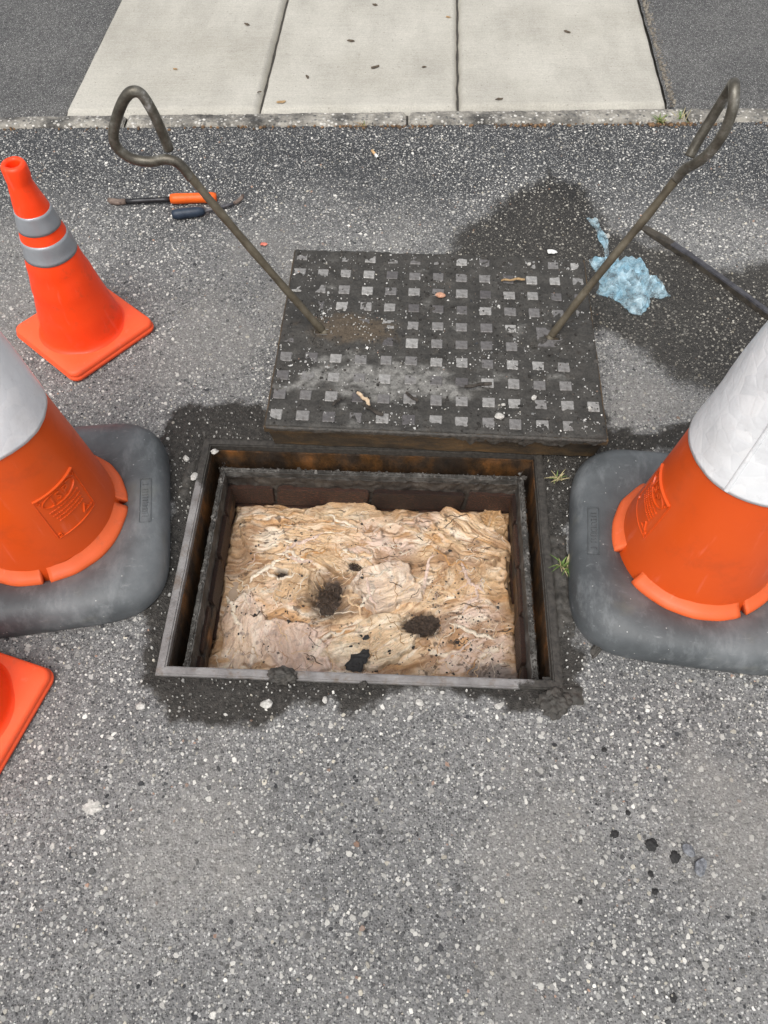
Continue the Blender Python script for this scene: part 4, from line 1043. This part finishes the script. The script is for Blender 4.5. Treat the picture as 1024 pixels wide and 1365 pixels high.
    def bbar(s0, t0, s1, t1, hgt):
        nq = max(1, int(abs(s1 - s0) / .012)); prev = None
        for q in range(nq + 1):
            s = s0 + (s1 - s0) * q / nq
            cur = [bm.verts.new(onb(s, t0, -.002)), bm.verts.new(onb(s, t0 + (t1 - t0) * .2, hgt)), bm.verts.new(onb(s, t1 - (t1 - t0) * .2, hgt)), bm.verts.new(onb(s, t1, -.002))]
            if prev:
                for c in range(3): bm.faces.new([prev[c], prev[c + 1], cur[c + 1], cur[c]])
            else: bm.faces.new(cur)
            prev = cur
        bm.faces.new(prev[::-1])
    for t0 in (-.012, .0105): bbar(-.055, t0, .055, t0 + .0018, .0026)
    for s0 in (-.056, .0545): bbar(s0, -.012, s0 + .0018, .0123, .0026)
    s = -.050
    while s < .047:
        wd = rg.uniform(.0025, .006)
        if rg.random() < .85:
            bbar(s, -.0075, s + .0016, .007, .0026)
            bbar(s, rg.choice((-.0075, .005)), s + wd, rg.choice((-.0055, .007)), .0015) if rg.random() < .7 else None
        s += wd + .0022
    mesh_bm('moulded_strip', bm, M['rubber'], base)
    return root
big_cone((-.70, .858, .002), R(8.5), M['sleeve_grey'], 'large orange cone with greyish sleeve on rubber base left of the manhole', R(-33 - 8.5), R(0), (-84, 0, 60, 120, 180, 232), R(60))
big_cone((.628, .785, .002), R(-8), M['sleeve_white'], 'large orange cone with crumpled white sleeve on grey rubber base right of the manhole', R(176 + 8), R(180), (-62, 8, 66, 124, 196, 216), R(-132 + 8))

# ------------------------------------------------------------------ hand tools
def rot2(x, y, a): return x * math.cos(a) - y * math.sin(a), x * math.sin(a) + y * math.cos(a)
pb = empty('pry_bar', (-.60, 1.976, .0)); tag(pb, 'thin black pry bar with bright orange handle lying near the kerb', 'pry bar')
def line(a, b, n): return [tuple(a[k] + (b[k] - a[k]) * i / (n - 1) for k in range(3)) for i in range(n)]
tube('grip', line((-.02, -.001, .015), (.112, .006, .015), 14), [.0128, .0145, .015, .0148, .0145, .0143, .0143, .0143, .0143, .0145, .015, .0152, .0148, .012], M['orange_grip'], pb, 20)
tube('shaft', line((-.155, -.007, .011), (-.018, -.001, .014), 6), .0075, M['blackbar'], pb, 8, flat=[(1, .75)] * 6)
tube('tip', [(-.150, -.007, .011), (-.172, -.009, .010), (-.190, -.007, .011), (-.203, -.002, .014)], [.0078, .009, .0105, .007], M['rustytip'], pb, 10, flat=[(1, .8), (1, .6), (.9, .4), (.8, .25)])
sc_ = empty('screwdriver', (-.56, 1.925, .0)); tag(sc_, 'dark blue handled tool with bent steel tip lying beside the orange pry bar', 'screwdriver')
tube('grip', line((-.045, -.022, .014), (.045, -.004, .014), 14), [.010, .0135, .0148, .0150, .0148, .0146, .0145, .0145, .0145, .0143, .014, .013, .0115, .008], M['blue_grip'], sc_, 20)
tube('shaft', [(.042, -.005, .013), (.075, .010, .011), (.105, .026, .010), (.125, .036, .010)], [.0055, .005, .0048, .0046], M['bar'], sc_, 10)
tube('tip', [(.123, .035, .010), (.136, .043, .012), (.146, .055, .015), (.150, .066, .018)], [.0047, .0055, .006, .0045], M['rustytip'], sc_, 10, flat=[(1, 1), (1, .7), (1, .5), (.9, .3)])
bar_ = empty('pinch_bar', (.74, 1.856, .0)); tag(bar_, 'long flat steel bar with a flattened end lying on the wet patch at right', 'pinch bar')
D = Vector((.993 - .74, 1.496 - 1.856, 0)).normalized(); Nn = Vector((-D.y, D.x, 0))
bm = bmesh.new(); sec = []
for t, wd, hh_ in [(-.012, .018, .005), (.0, .024, .007), (.05, .025, .013), (.10, .021, .018), (.16, .016, .020), (.30, .015, .020), (.45, .015, .020), (.62, .015, .020), (.80, .015, .020), (1.02, .015, .020)]:
    c = D * t + Nn * (.003 * math.sin(min(t, .45) / .45 * math.pi))
    sec.append([bm.verts.new(c + Nn * s_ * wd * k2 + Vector((0, 0, z_))) for s_, k2, z_ in ((-1, .5, .001), (-1, .5, hh_ * .8), (-1, .42, hh_), (1, .42, hh_), (1, .5, hh_ * .8), (1, .5, .001))])
for a in range(len(sec) - 1):
    for k in range(6): bm.faces.new([sec[a][k], sec[a][(k + 1) % 6], sec[a + 1][(k + 1) % 6], sec[a + 1][k]])
bm.faces.new(sec[0]); bm.faces.new(sec[-1][::-1])
bmesh.ops.subdivide_edges(bm, edges=list(bm.edges), cuts=2, use_grid_fill=True); roughen(bm, .0012, 60, 4)
ob = mesh_bm('shank', bm, M['bar'], bar_); ob.data.materials.append(M['barface'])
for p in ob.data.polygons:
    if p.center.dot(D) < .10 or p.normal.z < .2: p.material_index = 1  # side faces and flattened end take the darker brown material

# ------------------------------------------------------------------ crumpled blue plastic
outl = [(-.078, .065), (-.055, .058), (-.02, .062), (.03, .045), (.055, .030), (.066, .005), (.095, -.025), (.116, -.080), (.09, -.086), (.062, -.085), (.055, -.115), (.028, -.150), (.0, -.142), (-.018, -.105), (-.045, -.085), (-.075, -.070), (-.062, -.03), (-.066, .02)]
n_o = len(outl); na, nr = 160, 40
P_ = A(outl + [outl[0]]); cen = A([.01, -.035]); q = np.linspace(0, n_o, na, endpoint=False); i0 = q.astype(int); f = (q - i0)[:, None]
E_ = P_[i0] * (1 - f) + P_[i0 + 1] * f
ra = np.linspace(.02, 1, nr)
XY = cen[None, None] + (E_ - cen)[:, None] * ra[None, :, None]
XY = XY + np.stack([.005 * fbm(XY[..., 0] * 60, XY[..., 1] * 60, 3, 300), .005 * fbm(XY[..., 0] * 60, XY[..., 1] * 60, 3, 301)], -1) * sstep(.05, .4, ra)[None, :, None]
xx_, yy_ = XY[..., 0], XY[..., 1]
hz = .042 * (1 - ra[None] ** 2) * (1 + .9 * fbm(xx_ * 18, yy_ * 18, 3, 302)) + .044 * (ridged(xx_ * 19, yy_ * 19, 2, 303) - .45) * sstep(1.0, .75, ra)[None] + .004
hz = np.maximum(hz, .003)
bag = mesh_np('plastic_bag', np.stack([xx_, yy_, hz], -1).reshape(-1, 3), [grid_faces(na, nr, True)], M['film'], None, False)
bag.location = (.638, 1.655, .002)
tag(bag, 'crumpled pale blue plastic bag on the wet patch by the right key', 'plastic bag')
hzb = np.full_like(hz, .0015); mesh_np('underside', np.stack([xx_, yy_, hzb + .001 * fbm(xx_ * 60, yy_ * 60, 2, 305)], -1).reshape(-1, 3), [grid_faces(na, nr, True)], M['film'], bag, True)
st_ = []; mx, my = 5, 26
for j in range(my):
    t = j / (my - 1); wd = .009 + .008 * max(0, t - .8) * 5 - .003 * math.sin(t * 9); cxx = -.030 + .012 * math.sin(t * 3) - .018 * t; cyy = .05 + .185 * t
    for i in range(mx):
        s_ = i / (mx - 1) - .5; st_.append((cxx + s_ * 2 * wd, cyy, .006 + .006 * math.sin(s_ * 9 + t * 11) * math.cos(t * 7) + .004))
mesh_np('twisted_tail', st_, [grid_faces(my, mx)], M['film'], bag, False)

# ------------------------------------------------------------------ loose bits on the cover
def stick(name, p, ln, r, ang, mat, label, cat, seed=0, z=CV_Z + .004):
    pts = []
    for i in range(9):
        t = i / 8 - .5; o = mnoise.noise(Vector((t * 3, seed, 0))) * ln * .12
        xx2, yy2 = rot2(t * ln, o, ang); pts.append((xx2, yy2, r + .0015 * math.sin(i * 1.3 + seed) + .001))
    ob = tube(name, pts, [r * (.55 + .45 * math.sin(math.pi * (i + .8) / 9.6)) for i in range(9)], mat, None, 7, flat=[(1, .7)] * 9, smooth=False, jit=.7)
    ob.location = (p[0], p[1], z); tag(ob, label, cat); return ob
stick('wood_splinter', (-.045, 1.136), .046, .0048, R(-52), M['wood'], 'pale split wood splinter lying near the front edge of the cover', 'splinter', 1)
stick('twig', (-.025, 1.105), .055, .0050, R(-38), M['darkwood'], 'dark twig lying just below the pale wood splinter', 'twig', 2)
stick('twig', (.212, 1.176), .062, .0048, R(12), M['darkwood'], 'dark wet twig lying right of the cover centre', 'twig', 3)
stick('twig', (-.105, 1.128), .026, .0044, R(48), M['darkwood'], 'short dark twig on pale silt left of the cover centre', 'twig', 4)
stick('twig', (-.055 + .0, 1.128 - .0), .001, .0001, 0, M['darkwood'], 'x', 'twig', 5) if False else None
stick('twig', (.062, 1.142), .036, .0042, R(-42), M['darkwood'], 'thin dark twig lying across the pale silt near the cover front', 'twig', 6)
o = blob('brick_fragment', (.139, 1.476, CV_Z + .005), (.013, .008, .006), M['brickbit'], None, .25, 1.5, 2, 5, rot=-.1); tag(o, 'small orange brick fragment on the muddy cover', 'brick fragment')
o = stick('bark_strip', (.322, 1.528), .060, .0032, R(4), M['leaf'], 'thin brown bark strip lying across two studs near the cover back', 'bark', 7)
for k, (p, s_) in enumerate([((.253, 1.090), .0105), ((.37, 1.593), .006), ((.455, 1.115), .0055), ((.265, 1.125), .005), ((.335, 1.145), .0075)]):
    o = blob('pebble', (p[0], p[1], CV_Z + s_ * .45), (s_, s_ * .75, s_ * .6), M['stone'], None, .3, 1.4, 2, 30 + k, rot=k)
    tag(o, ['ribbed pale pebble, largest on the front edge of the cover', 'small pale pebble on the muddy back rows of the cover', 'pale pebble near the front right corner of the cover', 'small pale pebble just behind the largest cover pebble', 'rounded pale pebble between studs at the cover front right'][k], 'pebble', 'pebbles on the cover')

# ------------------------------------------------------------------ loose things on the ground
cb = empty('cigarette_butt', (-.027, 2.207, .006)); tag(cb, 'cigarette butt with tan filter lying on the road near the kerb', 'cigarette butt')
tube('filter', [(-.010, .022, .0), (.0, .002, .0)], .0042, M['filter'], cb, 12); tube('paper', [(.0, .002, .0), (.008, -.015, .0)], .0041, M['paper'], cb, 12)
tube('ash', [(.008, -.015, .0), (.010, -.019, .0)], [.0038, .0028], M['tar'], cb, 10)
def flat_bit(name, p, s_, mat, label, cat, seed, z=.006, group=None, hgt=.006, asp=.6, rot=0.):
    na = 14; v = [(0, 0, hgt)]
    for i in range(na):
        a = 2 * math.pi * i / na; r = s_ * (1 + .45 * mnoise.noise(Vector((math.cos(a) * 1.4, math.sin(a) * 1.4, seed * 2.7))))
        v.append((r * math.cos(a), r * math.sin(a) * asp, .0015 + hgt * .8 * abs(mnoise.noise(Vector((math.cos(a) * 2, math.sin(a) * 2, seed + .5))))))
    v += [(q[0], q[1], q[2] - .0012) for q in v]
    f = [(0, 1 + i, 1 + (i + 1) % na) for i in range(na)]; f += [(na + 1, na + 2 + (i + 1) % na, na + 2 + i) for i in range(na)]
    g4 = [(1 + i, na + 2 + i, na + 2 + (i + 1) % na, 1 + (i + 1) % na) for i in range(na)]
    ob = mesh_np(name, v, [A(f), A(g4)], mat, None, False); ob.location = (p[0], p[1], z); ob.rotation_euler = (0, 0, rot)
    return tag(ob, label, cat, group)
flat_bit('paper_scrap', (.463, 1.752), .015, M['paper'], 'torn white paper scrap behind the cover on wet road', 'paper scrap', 3, .004, None, .010)
flat_bit('plastic_scrap', (-.335, 1.787), .011, M['redbit'], 'small reddish plastic scrap on the road left of the cover', 'plastic scrap', 8, .003, None, .006)
leaf_l = ['tan leaf on the middle slab near the kerb beside the left joint', 'dark leaf bit at the top of the middle slab', 'dark leaf speck in the middle of the centre slab', 'tan leaf speck on the left slab', 'dark speck by the left joint near the kerb',
          'dark twig bit across the centre slab', 'small dark leaf right of centre on the middle slab', 'dark leaf at the lower part of the right slab', 'brown leaf beside the right joint', 'dark leaf bits on the right slab', 'dark leaf on the middle slab near the left joint', 'dark leaf bit at the upper left slab']
for k, (p, s_, mt) in enumerate([((-.335, 2.487), .016, 'leaf'), ((-.034, 3.143), .010, 'darkleaf'), ((-.117, 2.879), .013, 'darkleaf'), ((-.712, 2.689), .008, 'leaf'), ((-.412, 2.494 + .05), .007, 'darkleaf'), ((-.031, 2.703), .016, 'darkleaf'), ((.137, 2.703), .008, 'darkleaf'), ((.378, 2.503), .012, 'darkleaf'), ((.216 + .02, 3.05), .010, 'leaf'), ((.657, 2.943), .013, 'darkleaf'), ((-.259, 2.641), .011, 'darkleaf'), ((-.497, 2.997), .012, 'darkleaf')]):
    flat_bit('leaf', p, s_, M[mt], leaf_l[k], 'leaf', 40 + k, .0135, None, .005, .45, rnd.uniform(0, 3))
# stones lying loose
st_l = [((-.218, .474), .0115, 'stone', 'large pale stone in the mud in front of the rim'), ((.526, .196), .0135, 'greystone', 'angular blue grey stone on brownish dust at lower right'), ((.512, .222), .012, 'greystone', 'dark grey stone just behind the angular blue grey one'), ((-.385, 1.062), .009, 'stone', 'white stone on the back left corner of the frame rim'), ((-.422, .993), .0105, 'stone', 'oval pale stone beside the left rim near its back corner'),
        ((-.447, 1.043), .0085, 'stone', 'pale stone in the mud between left cone base and frame'), ((-.452, .470), .010, 'stone', 'pale stone in the mud off the front left corner of the rim'), ((.628, 1.822), .009, 'stone', 'round pale stone on the wet patch behind the blue bag'), ((.067, .477), .0085, 'stone', 'pale stone in the mud strip in front of the rim centre'), ((.213, .470), .008, 'stone', 'pale stone in the mud strip right of the front rim centre'), ((-.11, .482), .007, 'stone', 'small pale stone in the mud right of the large front stone')]
for k, (p, s_, mt, lb) in enumerate(st_l):
    mudz = .003
    o = blob('stone', (p[0], p[1], mudz + s_ * .25), (s_, s_ * .72, s_ * .5), M[mt], None, .35, 1.5, 2, 60 + k, rot=k * 1.1); tag(o, lb, 'stone', 'loose stones on the road')
# mud clods
for k, (p, s_, lb) in enumerate([((-.192, .530, .006), (.026, .017, .012), 'lump of dark mud sitting on the front rim of the frame'), ((.318, .478, .004), (.030, .026, .013), 'clod of dark mud at the front right corner of the frame'), ((-.04, .512, .004), (.008, .006, .006), 'small mud crumb on the front rim near its centre'), ((.425, .60, .004), (.034, .010, .008), 'long mud ridge between frame and right cone base')]):
    o = blob('mud_clod', p, s_, M['mud'], None, .38, 2.0, 5, 80 + k, rot=.3 * k, octv=6, smooth=True); tag(o, lb, 'mud clod')
# mud lying over the right rim and the front left sill
def mud_strip(name, lx0, lx1, ly0, ly1, amp, seed, label):
    mx, my = max(8, int((lx1 - lx0) / .003)), max(8, int((ly1 - ly0) / .003))
    X, Y = np.meshgrid(np.linspace(lx0, lx1, mx), np.linspace(ly0, ly1, my), indexing='ij')
    e = np.minimum(np.minimum(X - lx0, lx1 - X) / (lx1 - lx0), np.minimum(Y - ly0, ly1 - Y) / (ly1 - ly0))
    Z = -.014 + (amp + .010 + .006 * fbm(X * 40, Y * 40, 5, seed)) * sstep(0.02, .42, e + .16 * fbm(X * 22, Y * 22, 4, seed + 1)) * sstep(0, .34, e)
    ob = mesh_np(name, np.stack([X, Y, Z], -1).reshape(-1, 3), [grid_faces(mx, my)], M['mud']); ob.location = (MH_C[0], MH_C[1], .003); ob.rotation_euler = (0, 0, MH_R)
    return tag(ob, label, 'mud', None)
mud_strip('mud_bank', MH_HX - .020, MH_HX + .055, -MH_HY + .0, MH_HY - .10, .0085, 400, 'bank of dark mud smeared over the right rim of the frame')
mud_strip('mud_bank', MH_HX - .035, MH_HX + .06, -MH_HY - .045, -MH_HY + .03, .009, 410, 'dark mud covering the front right corner of the rim')
mud_strip('mud_bank', -MH_HX - .05, -MH_HX + .006, .05, MH_HY + .02, .006, 420, 'thin dark mud beside the back left rim of the frame')
# tar spots and a pale bird-dropping splash
tar_l = [((.397, .391), .007, 'dark tar spot nearest the right cone base'), ((.392, .248), .0105, 'dark tar spot left of the tight tar cluster at lower right'), ((.422, .283), .0065, 'small tar spot behind the lower right tar cluster'), ((.452, .232), .0155, 'largest black tar spot of the cluster at lower right'), ((.489, .213), .0135, 'elongated tar spot right of the largest one'), ((.443, .187), .007, 'tiny tar spot below the largest tar spot'), ((.445, .160), .008, 'round tar spot, lowest of the tar cluster'), ((.320, .145), .006, 'lone tar spot left of and below the tar cluster'), ((.445, .012), .009, 'tar spot near the bottom edge at right')]
for k, (p, s_, lb) in enumerate(tar_l):
    s_ *= .74
    o = blob('tar_spot', (p[0], p[1], .0008), (s_ * .9, s_ * .75, .0014), M['tar'], None, .55, 1.5, 4, 120 + k, rot=k, smooth=True); tag(o, lb, 'tar spot', 'tar spots on the road')
o = blob('white_splash', (-.508, .291, .0005), (.012, .008, .0012), M['stone'], None, 1.1, 2.4, 4, 140); tag(o, 'small white splash on the road at lower left', 'splash')

# ------------------------------------------------------------------ weeds
def weed(p, nb, ln, mats, label, seed, spread=1.0, z=.004):
    root = empty('weed', (p[0], p[1], z)); tag(root, label, 'weed', 'weeds in the road joints'); r = random.Random(seed)
    for b in range(nb):
        a = r.uniform(0, 6.28); L = ln * r.uniform(.5, 1.2); lean = r.uniform(.2, 1.5) * spread; wd = r.uniform(.0007, .0017)
        v = []; m = 6; ox, oy = r.uniform(-.3, .3) * ln, r.uniform(-.15, .15) * ln
        for i in range(m):
            t = i / (m - 1); ho = L * t * lean * .8; ve = L * (t - .45 * lean * t * t) * .8
            w_ = wd * (1 - t ** 2) + .0002
            cxx, cyy = ox + math.cos(a) * ho, oy + math.sin(a) * ho
            v += [(cxx - math.sin(a) * w_, cyy + math.cos(a) * w_, max(ve, .0)), (cxx, cyy, max(ve, 0) + w_ * .5), (cxx + math.sin(a) * w_, cyy - math.cos(a) * w_, max(ve, 0))]
        mesh_np('blade', v, [grid_faces(m, 3)], M[r.choice(mats)], root)
weed((.386, .987), 26, .026, ['grass', 'drygrass', 'drygrass'], 'small weed between the frame and the right cone, nearer the cover', 1)
weed((.374, .765), 44, .034, ['grass', 'grass', 'drygrass'], 'small grassy weed against the left side of the right cone base', 2)
weed((-.065, 2.368), 16, .026, ['grass', 'drygrass', 'leaf'], 'small weed growing at the kerb edge near the middle', 3)
weed((.885, 2.385), 40, .034, ['grass', 'grass', 'grass', 'drygrass'], 'low green weed at the kerb edge by the right slab corner', 4)
weed((.955, 2.398), 18, .050, ['grass', 'drygrass'], 'taller straggly weed at the kerb beside the right key handle', 5)
# leaf crumbs caught along the kerb edge
n = 260; cx = rng.uniform(-1.3, 1.5, n); cx = np.where(rng.uniform(0, 1, n) < .5, rng.choice([-.06, .05, .45, .9, .98], n) + rng.normal(0, .05, n), cx); cy = KERB0(cx) - np.abs(rng.normal(0, .008, n))
lit = chip_mass('leaf_litter', cx, cy, np.full(n, .003), rng.uniform(.002, .007, n), rng.uniform(.001, .004, n), mixc(np.tile(A([.28, .17, .09]), (n, 1)), A([.07, .05, .035])[None], rng.uniform(0, 1, n)), None, M['chip'])
tag(lit, 'brown leaf crumbs gathered along the kerb edge', 'leaf litter', None, 'stuff')
